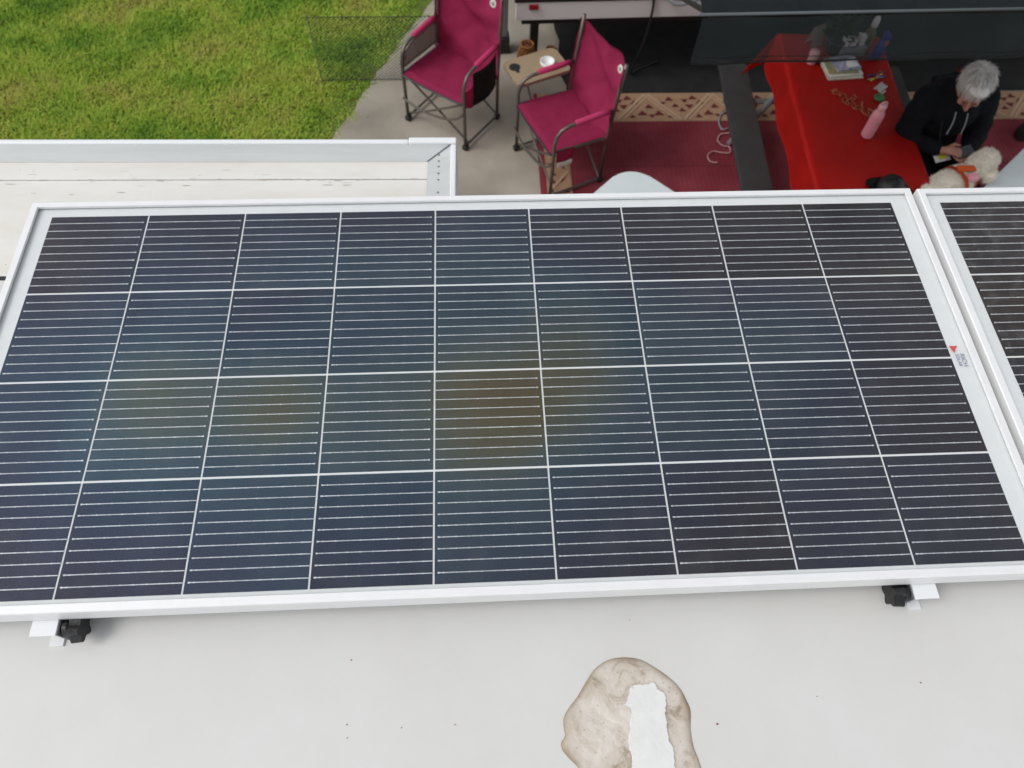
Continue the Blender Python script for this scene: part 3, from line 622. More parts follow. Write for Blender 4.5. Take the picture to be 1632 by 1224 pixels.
# white bowl on the tray
p = at(872, 104, .565)
tag(obj('bowl', lathe(B(), [(.03, .0), (.05, .02), (.052, .045), (.046, .045), (.035, .02), (.0, .016)], 20, Matrix.Translation((p.x, p.y, .558))), M['white'], smooth=True), 'small white bowl sitting on the tan chair tray', 'bowl')
def basket(u, v, h, r, label):
    p = at(u, v, 0); t = thing('wicker_basket', label, 'basket', (p.x, p.y, .008), 0, 'wicker baskets by the trailer')
    obj('lining', lathe(B(), [(r * .6, 0), (r * .9, h * .3), (r * .9, h * .6), (r * .6, h * .92)], 18), M['terracotta'], t, True)
    for s in (1, -1):
        bm = B()
        for k in range(12):
            a0 = 2 * math.pi * k / 12
            pts = []
            for q in range(9):
                f = q / 8; rr = r * (.62 + .38 * math.sin(math.pi * min(1, f * 1.05))); a = a0 + s * f * 2.2; pts.append((rr * math.cos(a), rr * math.sin(a), f * h))
            tube(bm, pts, .006, 5)
        obj('weave', bm, M['wicker'], t)
    obj('rim', tube(B(), [(r * .66 * math.cos(a), r * .66 * math.sin(a), h) for a in [2 * math.pi * k / 16 for k in range(16)]], .008, 6, True), M['wicker'], t)
basket(838, 114, .24, .075, 'orange woven basket standing on the concrete behind the tan tray')
basket(876, 104, .14, .06, 'small brown woven basket half hidden behind the white bowl')
# ------------------------------------------------------------------ wire pen panel at the lawn edge
def pen():
    t = thing('wire_pen', 'low dark wire mesh pen panel standing on the lawn edge', 'fence', (-1.185, 4.44, 0), .005)
    W, H = .95, .56
    for x in (0, W): obj('post', tube(B(), [(x, 0, 0), (x, 0, H + .02)], .004, 6), M['steel' if x == 0 else 'black'], t)
    for z in (.02, H): obj('rail', tube(B(), [(0, 0, z), (W, 0, z)], .0028, 6), M['black'], t)
    bm = B(); s = .03
    for sg in (1, -1):
        k = -int(H / s) - 1
        while k * s < W + H:
            x0 = k * s; a, b = (x0, 0.02), (x0 + H, H)
            if sg < 0: a, b = (x0 + H, .02), (x0, H)
            # clip to the panel
            pa, pb = Vector((a[0], 0, a[1])), Vector((b[0], 0, b[1])); d = pb - pa
            t0, t1 = 0, 1
            for (o_, dd) in ((pa.x, d.x),):
                ta, tb = sorted(((0 - o_) / dd, (W - o_) / dd)); t0, t1 = max(t0, ta), min(t1, tb)
            if t1 > t0 + .01: tube(bm, [pa + d * t0, pa + d * t1], .0016, 3)
            k += 1
    o = obj('netting', bm, M['black'], t); o['kind'] = 'stuff'
pen()
# ------------------------------------------------------------------ picnic table with red cloth
TX, TY, TR = 2.415, 3.045, rad(-3.4)
TM = Matrix.Translation((TX, TY, 0)) @ Matrix.Rotation(TR, 4, 'Z')
def picnic():
    t = thing('picnic_table', 'picnic table with dark grey benches under a red cloth', 'picnic table', (TX, TY, .012), TR)
    bm = B(); box(bm, (-.33, -.855, .715), (.33, .855, .745), .006); obj('tabletop', bm, M['bench'], t)
    for s in (-1, 1):
        bm = B(); box(bm, (s * .565 - .102, -.96, .405), (s * .565 + .102, .985, .440), .006); bn = obj('bench', bm, M['bench'], t)
        for y in (-.6, .6):
            obj('leg', tube(B(), [(s * .20, y, .71), (s * .34, y, .40), (s * .52, y, .015)], .022, 8), M['steel'], t)
    for y in (-.6, .6):
        obj('cross_rail', tube(B(), [(-.66, y + .03, .385), (.66, y + .03, .385)], .019, 8), M['steel'], t)
picnic()
def cloth():
    hw, hl, drop = .345, .87, .25; z0 = .768
    def f(u, v):
        # unfolded cloth coordinates run past the table edge and fall down
        a = (u - .5) * 2 * (hw + drop); b = (v - .5) * 2 * (hl + drop)
        da, db = max(0, abs(a) - hw), max(0, abs(b) - hl)
        sa, sb = (1 if a > 0 else -1), (1 if b > 0 else -1)
        x = sa * min(abs(a), hw); y = sb * min(abs(b), hl); z = z0 + .0025 * nz(a * 4, b * 4)
        r = max(da, db)
        if r > 0:
            rr = math.hypot(da, db)
            if da > 0 and db > 0:      # corner: cloth hangs in a cone and swings outwards
                ang = math.atan2(db, da); k = math.sin(2 * ang); z -= rr * .92; x += sa * (.012 + .50 * rr * k * (.35 + math.cos(ang))) * .9; y -= sb * .10 * rr * k
            else:
                z -= r; off = min(r, .012) + .16 * r * (.25 + .30 * math.sin((b if da > 0 else a) * 11 + sa) + .2 * nz(b * 6 + 3, a * 6))
                if da > 0: x += sa * off
                else: y += sb * off
        return Vector((x, y, z))
    o = obj('tablecloth', grid(B(), f, 70, 130, .002), M['red'], smooth=True); o.matrix_world = TM
    tag(o, 'bright red cloth draped over the picnic table', 'tablecloth')
cloth()
ZT = .7725
def tp(u, v, z=ZT): return at(u, v, z)
# pink water bottle, standing
p = tp(1381, 216)
b_ = thing('water_bottle', 'pale pink water bottle standing on the red cloth', 'bottle', (p.x, p.y, ZT))
obj('bottle_body', lathe(B(), [(.030, 0), (.036, .004), (.037, .01), (.037, .155), (.034, .175), (.024, .192), (.021, .198)], 24), M['pink'], b_, True)
obj('cap', lathe(B(), [(.022, .1985), (.023, .2), (.023, .228), (.020, .236), (.012, .239)], 20), M['pale_pink'], b_, True)
obj('cap_loop', tube(B(), [(.018 * math.cos(a), 0, .236 + .022 * math.sin(a)) for a in [math.pi * k / 8 for k in range(9)]], .004, 6), M['pale_pink'], b_)
me = text_mesh('M', .03); o = obj('bottle_mark', me, M['grey'], b_); o.location = (.006, -.0375, .115); o.rotation_euler = (rad(90), 0, 0)
# tangled twine
pts = []
for k in range(60):
    f = k / 59; q = tp(1322 + 72 * f + 4 * math.sin(f * 40), 144 + 40 * f + 7 * math.sin(f * 33 + 1) * (f > .25), ZT + .003); pts.append((q.x + .03 * nz(k * .5) * (f > .2), q.y + .03 * nz(k * .5, 3) * (f > .2), ZT + .004 + .006 * abs(nz(k * .9, 8))))
for k in range(40):
    f = 1 - k / 39; q = tp(1328 + 66 * f + 5 * math.sin(f * 29 + 2), 142 + 44 * f + 9 * math.sin(f * 25) * (f > .25), ZT); pts.append((q.x + .025 * nz(k * .6, 12), q.y + .025 * nz(k * .6, 23), ZT + .006 + .006 * abs(nz(k * .9, 5))))
tag(obj('twine', tube(B(), smoothpath(pts, 4), .0028, 5), M['rope']), 'tangled tan twine lying on the red cloth', 'twine')
# magazines with loose papers
q = tp(1340, 112); mg = thing('magazine_stack', 'stack of magazines and papers on the red cloth', 'magazines', (q.x, q.y, ZT), rad(4))
covers = [mat('cover_%d' % k, c, .35, .5, var=.75, scale=26, col2=c2) for k, (c, c2) in enumerate((((.62, .60, .52), (.5, .46, .36)), ((.12, .28, .20), (.55, .35, .12)), ((.16, .17, .34), (.5, .5, .58))))]
for k, (dx, dy, w_, h_, rz, m_) in enumerate(((0, -.01, .12, .085, 0, covers[0]), (.003, .0, .115, .08, .06, M['paper']), (-.01, .012, .10, .075, -.05, covers[1]), (.02, .02, .085, .07, .12, covers[2]))):
    bm = B(); box(bm, (-w_, -h_, 0), (w_, h_, .011), .002); o = obj('magazine', bm, m_, mg); o.location = (dx, dy, k * .0115); o.rotation_euler = (0, 0, rz)
for dx, dy, rz in ((.055, -.012, .1), (.06, .03, .25)):
    bm = B(); box(bm, (-.04, -.02, 0), (.04, .02, .002)); o = obj('paper_slip', bm, M['white'], mg); o.location = (dx, dy, .0475 + (dy > 0) * .003); o.rotation_euler = (0, 0, rz)
def simple_bottle(name, label, cat, u, v, prof, m, capm=None, cap=None, n=18):
    q = tp(u, v); t = thing(name, label, cat, (q.x, q.y, ZT)); obj('bottle_body', lathe(B(), prof, n), m, t, True)
    if cap: obj('cap', lathe(B(), cap, n), capm, t, True)
    return t
simple_bottle('tumbler', 'pale pink tumbler beside the magazine stack', 'cup', 1292, 100, [(.026, 0), (.03, .004), (.033, .085), (.030, .09), (.0, .088)], M['pale_pink'])
sb = simple_bottle('spray_bottle', 'blue spray bottle at the table edge under the awning flap', 'bottle', 1394, 92, [(.028, 0), (.032, .005), (.032, .09), (.018, .12), (.014, .14)], M['blue'], M['blue'], [(.014, .1405), (.016, .142), (.016, .165)])
bm = B(); box(bm, (-.016, -.05, .1655), (.016, .022, .19), .005); obj('trigger_head', bm, M['blue'], sb); bm = B(); box(bm, (-.006, -.058, .13), (.006, -.046, .165), .002); obj('trigger', bm, M['orange'], sb)
sb = simple_bottle('soap_bottle', 'olive bottle with a white pump behind the awning flap', 'bottle', 1376, 76, [(.028, 0), (.034, .006), (.034, .12), (.015, .15), (.013, .16)], M['olive'], M['white'], [(.02, .1605), (.022, .165), (.022, .20), (.016, .225), (.012, .23)])
# potted plant
q = tp(1325, 82); pl = thing('potted_plant', 'dark leafy potted plant seen through the awning flap', 'plant', (q.x, q.y, ZT))
obj('pot', lathe(B(), [(.045, 0), (.05, .004), (.065, .085), (.068, .1), (.06, .1), (.0, .09)], 20), M['black'], pl, True)
bm = B()
for k in range(130):
    a = random.uniform(0, 6.28); r = random.uniform(.0, .13); zc = random.uniform(.1, .26); L_ = random.uniform(.035, .06); c = Vector((r * math.cos(a), r * math.sin(a), zc))
    d = Vector((math.cos(a) + random.uniform(-.6, .6), math.sin(a) + random.uniform(-.6, .6), random.uniform(-.4, .6))).normalized(); s = d.cross(Vector((0, 0, 1))).normalized() * L_ * .32
    bm.faces.new([bm.verts.new(p_) for p_ in (c, c + d * L_ * .5 + s, c + d * L_, c + d * L_ * .5 - s)])
fo = obj('foliage', bm, M['leaf'], pl)
bm = B()
for k in range(14):
    a = k * 2.4; tube(bm, [(0, 0, .09), (.03 * math.cos(a), .03 * math.sin(a), .15), (.08 * math.cos(a), .08 * math.sin(a), .2 + .003 * k)], .002, 4)
obj('stem', bm, M['leaf'], pl)
# tissue box / grey caddy and a white carton beside the plant
q = tp(1352, 84); cd = thing('storage_caddy', 'grey caddy with white cartons behind the awning flap', 'caddy', (q.x, q.y, ZT), rad(5))
bm = B(); box(bm, (-.09, -.05, 0), (.09, .05, .07), .006); obj('bin', bm, M['grey'], cd)
for x, h in ((-.06, .13), (-.01, .11), (.045, .14)): bm = B(); box(bm, (x - .018, -.03, .0705), (x + .018, .025, h), .002); obj('carton', bm, M['white'], cd)
q = tp(1296, 70); nb = thing('notice_card', 'small white folded card standing by the plant', 'card', (q.x, q.y, ZT), rad(25))
bm = B(); bm.faces.new([bm.verts.new(v) for v in ((-.05, -.03, 0), (.05, -.03, 0), (.05, 0, .14), (-.05, 0, .14))]); bmesh.ops.solidify(bm, geom=bm.faces[:], thickness=.002); obj('front_leaf', bm, M['paper'], nb)
bm = B(); bm.faces.new([bm.verts.new(v) for v in ((-.05, .035, 0), (.05, .035, 0), (.05, .003, .14), (-.05, .003, .14))]); bmesh.ops.solidify(bm, geom=bm.faces[:], thickness=.002); obj('rear_leaf', bm, M['paper'], nb)
# small things along the right edge
q = tp(1398, 124); pn = thing('pen_bundle', 'bundle of coloured pens by the right table edge', 'pens', (q.x, q.y, ZT))
for k, (m_, a) in enumerate(((M['grey'], .2), (M['yellow'], .6), (M['blue'], -.1), (M['orange'], .9), (M['black'], .4))):
    o = obj('pen', tube(B(), [(-.06, 0, 0), (.045, 0, 0), (.06, 0, 0)], [.005, .005, .001], 6), m_, pn); o.location = (.004 * k - .01, .008 * k - .01, .006 + .003 * k); o.rotation_euler = (0, 0, a)
q = tp(1402, 142); wc = thing('folded_paper', 'crumpled white card near the pens', 'paper', (q.x, q.y, ZT), rad(40))
obj('sheet', grid(B(), lambda u, v: Vector(((u - .5) * .09, (v - .5) * .055, .003 + .02 * abs(nz(u * 3, v * 3)) + .018 * abs(u - .5))), 8, 6, .001), M['white'], wc)
bm = B(); box(bm, (-.06, -.006, .001), (.03, .006, .006), .001); o = obj('tab', bm, M['paper'], wc); o.location = (-.02, -.035, 0)
q = tp(1401, 157); tag(obj('green_lid', lathe(B(), [(.032, 0), (.034, .003), (.034, .014), (.026, .016), (.024, .010), (.0, .010)], 18, Matrix.Translation((q.x, q.y, ZT))), M['green'], smooth=True), 'small round green lid between the paper and the pink bottle', 'lid')
# black bag at the near end
q = tp(1418, 303)
bg_ = thing('peaked_cap', 'black peaked cap lying on the red cloth beside the panel frame', 'cap', (q.x, q.y, ZT), rad(-20))
obj('crown', grid(B(), lambda u, v: Vector((.085 * math.cos(2 * math.pi * u) * math.cos(v * 1.5), .10 * math.sin(2 * math.pi * u) * math.cos(v * 1.5), .002 + .085 * math.sin(v * 1.5) + .008 * nz(u * 9, v * 5))), 24, 8), M['black'], bg_, True)
obj('peak', grid(B(), lambda u, v: Vector(((.08 + .07 * v * math.sin(math.pi * u)) * -math.sin(math.pi * u) * 1.0, (.09) * math.cos(math.pi * u), .004 + .012 * v)), 14, 4, .003), M['black'], bg_, True)
obj('strap', tube(B(), smoothpath([(.06, -.06, .03), (.12, -.05, .01), (.14, .0, .006), (.10, .05, .008), (.06, .07, .03)]), .006, 6), M['black'], bg_)
# leashes on the bench and the rug
pts = [at(u, v, .03) for u, v in ((1162, 212), (1148, 214), (1144, 224), (1152, 232), (1162, 234), (1163, 243), (1150, 243), (1136, 241), (1128, 248), (1132, 257), (1143, 259))]
tag(obj('dog_lead', tube(B(), smoothpath(pts, 6), .0045, 6), M['leash']), 'coiled rose dog lead lying on the maroon rug by the bench', 'lead')
pts = [at(u, v, .03) for u, v in ((1158, 176), (1148, 184), (1146, 196), (1151, 206), (1160, 204))]
tag(obj('dark_lead', tube(B(), smoothpath(pts, 6), .0065, 6), M['grey']), 'short dark grey lead loop beside the bench, above the rose lead', 'lead')
pts = [at(1576, 112, 0.5), at(1588, 97, .52), at(1600, 80, .54)]
pts = [(3.30, 3.66, .012), (3.34, 3.60, .3), (3.42, 3.62, .62), (3.5, 3.7, .9)]
st = thing('folding_stool', 'dark folding stool with a red strap behind the seated person', 'stool', (3.55, 3.75, .02), rad(15))
for s in (-1, 1):
    obj('leg', tube(B(), [(s * .17, -.15, 0), (s * .17, .15, .44)], .011, 8), M['black'], st); obj('leg', tube(B(), [(s * .15, .15, 0), (s * .15, -.15, .44)], .011, 8), M['black'], st)
obj('seat', grid(B(), lambda u, v: Vector(((u - .5) * .36, (v - .5) * .30, .45 - .03 * math.sin(math.pi * v))), 8, 8, .006), M['canopy'], st, True)
obj('strap', tube(B(), smoothpath([(-.17, -.17, .455), (-.05, .0, .45), (.06, .13, .46), (.1, .2, .40)]), .011, 6), M['darkred'], st)
# ------------------------------------------------------------------ white folding tables close to the camper
def folding_table(corner, rz, sx, sy, label, r=.10):
    t = thing('folding_table', label, 'folding table', (corner[0], corner[1], .012), rz, 'white folding tables')
    poly = []
    for (px, py, a0) in ((r, -r, 90), (r, -sy + r, 180), (sx - r, -sy + r, 270), (sx - r, -r, 0)):
        for k in range(9): a = rad(a0 + k * 90 / 8); poly.append((px + r * math.cos(a), py + r * math.sin(a)))
    bm = B(); prism(bm, poly, .655, .69); bmesh.ops.bevel(bm, geom=[e for e in bm.edges if abs(e.verts[0].co.z - e.verts[1].co.z) < 1e-5], offset=.006, segments=2, affect='EDGES'); obj('top', bm, M['tabletop'], t)
    for x in (.15, sx - .15):
        for y in (-.12, -sy + .12): obj('leg', tube(B(), [(x, y, .655), (x, y, 0)], .012, 8), M['grey'], t)
p = at(1002, 262, .69)
folding_table((p.x, p.y), rad(-45), .62, .62, 'white table corner with rounded edge showing beyond the panel frame', .16)
a, b = at(1565, 302, .69), at(1632, 237, .69); dr = (b - a).normalized()
ang = math.atan2(dr.y, dr.x); c0 = a - dr * .55
folding_table((c0.x, c0.y), ang, 1.5, .60, 'white table at the right edge of the view near the dog', .06)
q = at(1624, 215, .02); bgk = thing('black_duffel', 'small black bag on the rug at the right edge', 'bag', (q.x + .06, q.y + .02, .02), rad(35))
obj('bag_body', grid(B(), lambda u, v: Vector((.12 * math.cos(2 * math.pi * u) * (1 - .5 * v ** 3), .07 * math.sin(2 * math.pi * u) * (1 - .5 * v ** 3), .16 * v + .008 * nz(u * 8, v * 4))), 20, 8), M['black'], bgk, True)
obj('handle', tube(B(), smoothpath([(-.06, 0, .15), (-.03, 0, .20), (.03, 0, .20), (.06, 0, .15)]), .007, 6), M['black'], bgk)
# ------------------------------------------------------------------ seated person with phone, dog on the lap
def person():
    t = thing('person', 'person with short silver hair in a black jacket, seated, looking at a phone', 'person', (2.95, 3.08, .452))
    def W(x, y, z): return Vector((x - 2.95, y - 3.08, z - .452))
    hip = [W(2.86, 3.10, .55), W(3.06, 3.10, .55)]; knee = [W(2.83, 2.66, .56), W(3.12, 2.66, .56)]; ank = [W(2.83, 2.62, .12), W(3.12, 2.62, .12)]
    pel, wst, chs, nck = W(2.96, 3.11, .57), W(2.955, 3.10, .75), W(2.94, 3.03, .93), W(2.925, 2.985, 1.045)
    sh = [W(2.77, 3.02, .97), W(3.11, 3.01, .98)]; el = [W(2.715, 2.97, .72), W(3.185, 2.97, .74)]
    wr = [W(2.885, 2.80, .765), W(3.06, 2.79, .745)]
    HC = W(2.935, 2.93, 1.115); HR = Euler((rad(31), rad(-5), rad(-24)), 'XYZ').to_matrix()       # head bowed, turned a little to the right
    bm = B()
    capsule(bm, pel, .15, wst, .135); capsule(bm, wst, .135, chs, .14); capsule(bm, chs, .10, nck, .052); capsule(bm, nck, .052, HC, .055)
    for i in (0, 1):
        capsule(bm, chs, .08, sh[i], .06); capsule(bm, sh[i], .052, el[i], .042); capsule(bm, el[i], .042, wr[i], .026)
        capsule(bm, hip[i], .085, knee[i], .058); capsule(bm, knee[i], .056, ank[i], .036); capsule(bm, ank[i], .04, ank[i] + Vector((0, -.14, -.07)), .03)
    # head: skull, jaw, nose, ears, brow
    def H(x, y, z): return HC + HR @ Vector((x, y, z))
    ell(bm, H(0, .01, .02), (.074, .092, .098), HR); ell(bm, H(0, -.03, -.05), (.055, .058, .062), HR); ell(bm, H(0, -.068, -.088), (.025, .022, .020), HR)
    capsule(bm, H(0, -.088, .005), .010, H(0, -.108, -.030), .014)
    for s in (-1, 1):
        ell(bm, H(s * .076, .012, -.01), (.010, .022, .034), HR); ell(bm, H(s * .032, -.078, .022), (.022, .012, .010), HR); ell(bm, H(s * .036, -.065, -.028), (.024, .022, .022), HR)
    ell(bm, H(0, -.084, -.058), (.024, .012, .006), HR); ell(bm, H(0, -.082, -.069), (.020, .012, .006), HR)
    # hands: right hand (viewer's left) taps, left hand holds the phone from below
    ph = W(2.995, 2.765, .785)
    def hand(w_, palm_c, fwd, side, up, curl, ln=1.0):
        fwd, side, up = fwd.normalized(), side.normalized(), up.normalized()
        capsule(bm, w_, .024, palm_c - fwd * .02, .026)
        for k in (-1.2, -.4, .4, 1.2):
            capsule(bm, palm_c - fwd * .025 + side * k * .014, .015, palm_c + fwd * .03 + side * k * .017, .0125)
        for k, L_ in zip((-1.5, -.5, .5, 1.5), (.058, .070, .075, .064)):
            L_ *= ln; b0 = palm_c + fwd * .032 + side * k * .017; d1 = (fwd - up * curl[0]).normalized(); b1 = b0 + d1 * L_ * .45
            d2 = (fwd - up * curl[1]).normalized(); b2 = b1 + d2 * L_ * .33; d3 = (fwd - up * curl[2]).normalized(); b3 = b2 + d3 * L_ * .27
            capsule(bm, b0, .0098, b1, .0092, 8); capsule(bm, b1, .0092, b2, .0085, 8); capsule(bm, b2, .0085, b3, .0075, 8)
        th0 = palm_c - fwd * .015 + side * .032; th1 = th0 + (side * .8 + fwd * .7).normalized() * .034; th2 = th1 + (fwd * 1.0 + side * .1 - up * .2).normalized() * .03
        capsule(bm, th0, .0135, th1, .0115, 8); capsule(bm, th1, .0115, th2, .009, 8)
    hand(wr[0], W(2.935, 2.77, .79), Vector((.8, -.35, .05)), Vector((.35, .8, .1)), Vector((-.05, -.1, 1)), (.5, 1.3, 1.8), .9)
    hand(wr[1], W(3.03, 2.755, .757), Vector((-.75, -.45, .0)), Vector((.45, -.75, .1)), Vector((0, .05, -1)), (.15, .5, .9))
    body = fuse(bm, .0055, 3)
    bo = obj('body', body, M['skin'], t, True)
    for s in (-1, 1):
        bm = B(); ell(bm, H(s * .032, -.084, .004), (.011, .006, .006), HR); obj('eye', bm, mat('eye', (.08, .06, .05), .2), t, True)
    # jacket over the torso and arms
    bm = B()
    capsule(bm, pel + Vector((0, 0, .02)), .185, wst, .175); capsule(bm, wst, .175, chs, .172); capsule(bm, chs + Vector((0, .01, .02)), .13, nck + Vector((0, .012, -.03)), .075)
    for i in (0, 1):
        capsule(bm, chs, .12, sh[i], .088); capsule(bm, sh[i], .088, el[i], .074); capsule(bm, el[i], .072, wr[i] * .86 + el[i] * .14, .046)
    ell(bm, nck + Vector((0, .04, -.01)), (.10, .07, .05))
    jk = fuse(bm, .009, 5, lambda c: .007 * nz(c.x * 16, c.y * 16, c.z * 24) + .006 * math.sin(c.z * 60 + 6 * nz(c.x * 5, c.y * 5)) * .5)
    obj('jacket', jk, M['jacket'], t, True)
    bm = B()
    for i in (0, 1):
        capsule(bm, hip[i], .105, knee[i], .078); capsule(bm, knee[i], .076, ank[i] + Vector((0, 0, .03)), .055)
    capsule(bm, hip[0], .11, hip[1], .11)
    obj('trousers', fuse(bm, .010, 4, lambda c: .004 * nz(c.x * 18, c.y * 18, c.z * 18)), mat('charcoal_trousers', (.014, .015, .02), .9, .15, var=.2, scale=30), t, True)
    for i in (0, 1):
        bm = B(); capsule(bm, ank[i] + Vector((0, .03, -.055)), .046, ank[i] + Vector((0, -.15, -.075)), .038); obj('shoe', fuse(bm, .008, 2), M['black'], t, True)
    # hair: cap plus layered locks
    bm = B(); ell(bm, H(0, .022, .048), (.083, .094, .088), HR); ell(bm, H(0, .062, .0), (.075, .062, .078), HR); ell(bm, H(.012, -.045, .092), (.056, .042, .028), HR)
    hm = fuse(bm, .006, 3, lambda c: .003 * nz(c.x * 30, c.y * 14, c.z * 30))
    hr = obj('hair', hm, M['hair'], t, True)
    bms = [B(), B()]; crown = H(.0, .07, .11)
    for k in range(2200):
        bm = bms[1 if random.random() < .28 else 0]
        d = HR @ Vector((random.gauss(0, 1), random.gauss(.1, 1), random.gauss(.6, .8))).normalized(); lo = HR.transposed() @ d
        if lo.z < -.35 or (lo.y < -.55 and lo.z < .35): continue
        base = H(0, .03, .04) + HR @ Vector((lo.x * .083, lo.y * .098, lo.z * .095))
        nrm = d; tg = (base - crown); tg = (tg - nrm * tg.dot(nrm)); tg = tg.normalized() if tg.length > 1e-3 else d.orthogonal().normalized()
        sd_ = nrm.cross(tg) * random.uniform(.0012, .0026); L_ = random.uniform(.045, .085)
        p1_ = base + tg * L_ * .5 + nrm * (random.uniform(.002, .008) + .010 * max(0, nz(base.x * 25, base.y * 25, base.z * 25))); p2_ = base + tg * L_ - nrm * random.uniform(-.008, .014)
        v_ = [bm.verts.new(x) for x in (base - sd_, base + sd_, p1_ + sd_ * .8, p1_ - sd_ * .8, p2_)]
        bm.faces.new((v_[0], v_[1], v_[2], v_[3])); bm.faces.new((v_[3], v_[2], v_[4]))
    for bm, m_ in zip(bms, (M['hair'], mat('grey_hair', (.42, .39, .37), .5, .4))): lk = obj('hair_locks', bm, m_, hr); lk['kind'] = 'stuff'
    # jacket print, zip cord
    for s in (-1, 1):
        obj('hood_cord', tube(B(), smoothpath([nck + Vector((s * .035, -.075, -.03)), nck + Vector((s * .04, -.13, -.10)), nck + Vector((s * .045, -.15, -.18))]), .004, 6), M['grey'], t)
    return t, ph, W
PT, PH, _W = person()
off = Vector((2.95, 3.08, .452))
ph = thing('phone', 'dark phone held in the seated person\'s hands', 'phone', PH + off + Vector((0.01, 0, -.004)), rad(20))
bm = B(); box(bm, (-.075, -.036, 0), (.075, .036, .009), .003); o = obj('phone_body', bm, M['black'], ph); o.rotation_euler = (rad(12), 0, 0)
bm = B(); box(bm, (-.068, -.031, .0092), (.068, .031, .0098)); o2 = obj('screen', bm, mat('phone_screen', (.03, .03, .035), .1), ph); o2.rotation_euler = (rad(12), 0, 0)
cdp = at(1500, 247, .735)
cdg = thing('lanyard_card', 'white and yellow lanyard card hanging in front of the black jacket', 'card', cdp, rad(15))
bm = B(); box(bm, (-.055, -.042, -.002), (.055, .042, .002), .001); k_ = obj('card', bm, M['white'], cdg); k_.rotation_euler = (rad(22), 0, 0)
bm = B(); box(bm, (-.028, -.028, .0022), (.028, .028, .003)); k2 = obj('card_print', bm, M['yellow'], k_)
obj('cord', tube(B(), smoothpath([(0, .03, .012), (-.02, .09, .12), (-.03, .14, .25)]), .003, 6), M['black'], cdg)
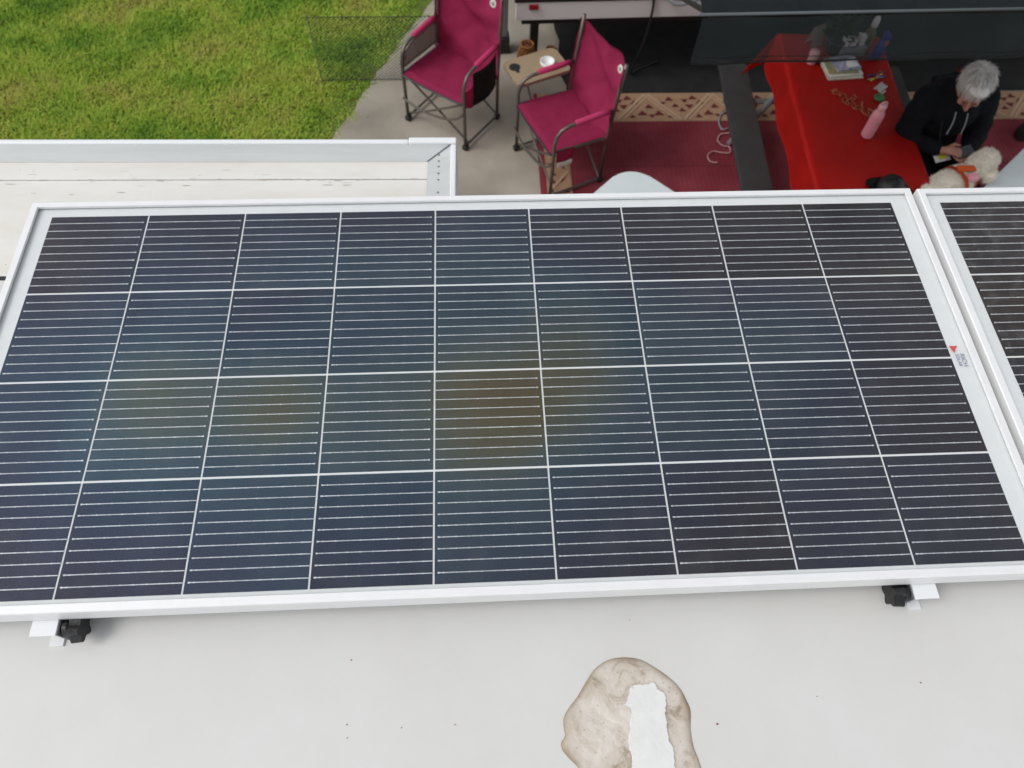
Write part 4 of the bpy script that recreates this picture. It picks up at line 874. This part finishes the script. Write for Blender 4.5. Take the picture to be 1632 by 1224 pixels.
def dog():
    c = Vector((2.905, 2.60, .63)); t = thing('dog', 'fluffy cream dog in an orange harness on the person\'s lap', 'dog', c)
    bm = B()
    rump, mid, chest = Vector((-.13, -.10, .055)), Vector((-.04, -.045, .075)), Vector((.05, .0, .085))
    capsule(bm, rump, .098, mid, .092); capsule(bm, mid, .092, chest, .088)
    hd = Vector((.165, .045, .165)); capsule(bm, chest, .07, hd - Vector((.03, .012, .02)), .06)
    ell(bm, hd, (.078, .072, .072)); ell(bm, hd + Vector((.02, .01, .045)), (.062, .062, .045)); capsule(bm, hd + Vector((.03, .02, -.02)), .035, hd + Vector((.10, .06, -.045)), .024)
    for s, v in ((1, Vector((.0, .07, -.03))), (-1, Vector((.04, -.075, -.02)))): ell(bm, hd + v, (.032, .022, .05))
    for x, y in ((.07, .05), (.09, -.05), (-.13, -.03), (-.09, -.17)):
        a = Vector((x, y, .02)); k = a + Vector((.015 if x > 0 else .03, 0, -.05)); f = k + Vector((.05 if x > 0 else -.0, .0, -.012)); capsule(bm, a, .042, k, .028); capsule(bm, k, .028, f, .024)
    capsule(bm, rump + Vector((-.06, -.05, .05)), .025, rump + Vector((-.12, -.07, .13)), .03)
    bd = fuse(bm, .007, 3, lambda q: .005 * nz(q.x * 28, q.y * 28, q.z * 28) + .002 * nz(q.x * 80, q.y * 80, q.z * 80))
    o = obj('body', bd, M['fur'], t, True)
    fb = B(); n = len(bd.vertices)
    for k in range(16000):
        v = bd.vertices[random.randrange(n)]; p_ = Vector(v.co); nr = Vector(v.normal); d = (nr + Vector((random.gauss(0, .5), random.gauss(0, .5), random.gauss(-.15, .5)))).normalized(); s = d.orthogonal().normalized() * .0016
        fb.faces.new([fb.verts.new(x) for x in (p_ - s, p_ + s, p_ + d * random.uniform(.010, .022))])
    f_ = obj('fur', fb, M['fur'], t); f_['kind'] = 'stuff'
    ax = (chest - mid).normalized()
    def band(cen, r0, w_, name):
        q = ax.to_track_quat('Z', 'Y').to_matrix(); bm = B()
        R = [[bm.verts.new(cen + q @ Vector((r0 * math.cos(a), r0 * math.sin(a), z))) for a in [2 * math.pi * i / 28 for i in range(28)]] for z in (-w_, w_)]
        fs = [bm.faces.new((R[0][i], R[0][(i + 1) % 28], R[1][(i + 1) % 28], R[1][i])) for i in range(28)]; bmesh.ops.solidify(bm, geom=fs, thickness=.004); return obj(name, bm, M['orange'], t)
    band(mid + ax * .05, .108, .014, 'harness_girth'); band(chest + ax * .055, .088, .010, 'harness_collar')
    q = chest + Vector((.0, 0, .10)); bm = B(); box(bm, (q.x - .06, q.y - .025, q.z - .004), (q.x + .05, q.y + .02, q.z + .006), .003); obj('harness_saddle', bm, M['orange'], t)
    bm = B(); box(bm, (q.x - .005, q.y - .075, q.z - .045), (q.x + .06, q.y - .03, q.z - .005), .01); obj('bow', bm, M['pink'], t)
    bm = B(); ell(bm, hd + Vector((.122, .072, -.045)), (.011, .011, .009)); obj('nose', bm, M['black'], t, True)
    for s in (-1, 1): bm = B(); ell(bm, hd + Vector((.075, .02 + s * .035, .012)), (.008, .008, .008)); obj('eye', bm, M['black'], t, True)
dog()

# ------------------------------------------------------------------ tall tree beyond the neighbour's trailer (mirrored in the glass)
def tree():
    base = Vector((7.4, 9.2, 0)); t = thing('tree', 'tall dark tree beyond the trailer, mirrored in the panel glass', 'tree', base)
    bm = B(); tube(bm, [(0, 0, -.1), (.05, 0, 3), (-.05, .1, 7), (.05, 0, 11), (0, 0, 14)], [.34, .27, .2, .12, .03], 10); obj('trunk', bm, mat('bark', (.07, .05, .035), .95, .1, var=.4, scale=6), t, True)
    lb = B(); cr = B(); R = random.Random(3)
    for k in range(46):
        z = 3.0 + k * .235; a = k * 2.4; L_ = 3.3 * (1 - ((z - 3) / 11.8) ** 1.6) * R.uniform(.75, 1.1) + .3
        tip = Vector((L_ * math.cos(a), L_ * math.sin(a), z + L_ * .12)); tube(lb, [(0, 0, z), (tip.x * .5, tip.y * .5, z + .1 * L_), tip], [.05, .03, .01], 5)
        for q in range(130):
            f = R.uniform(.2, 1.05); c = Vector((tip.x * f, tip.y * f, z + L_ * .12 * f)) + Vector((R.gauss(0, .3), R.gauss(0, .3), R.gauss(0, .22)))
            d = Vector((R.gauss(0, 1), R.gauss(0, 1), R.gauss(-.2, .6))).normalized(); sd_ = d.orthogonal().normalized() * R.uniform(.05, .09); l_ = R.uniform(.14, .26)
            cr.faces.new([cr.verts.new(x) for x in (c, c + d * l_ * .5 + sd_, c + d * l_, c + d * l_ * .5 - sd_)])
    obj('limbs', lb, mat('branch_bark', (.07, .05, .035), .95, .1), t); o = obj('crown', cr, mat('dark_foliage', (.035, .06, .022), .7, .2, var=.5, scale=2), t); o['kind'] = 'stuff'
tree()
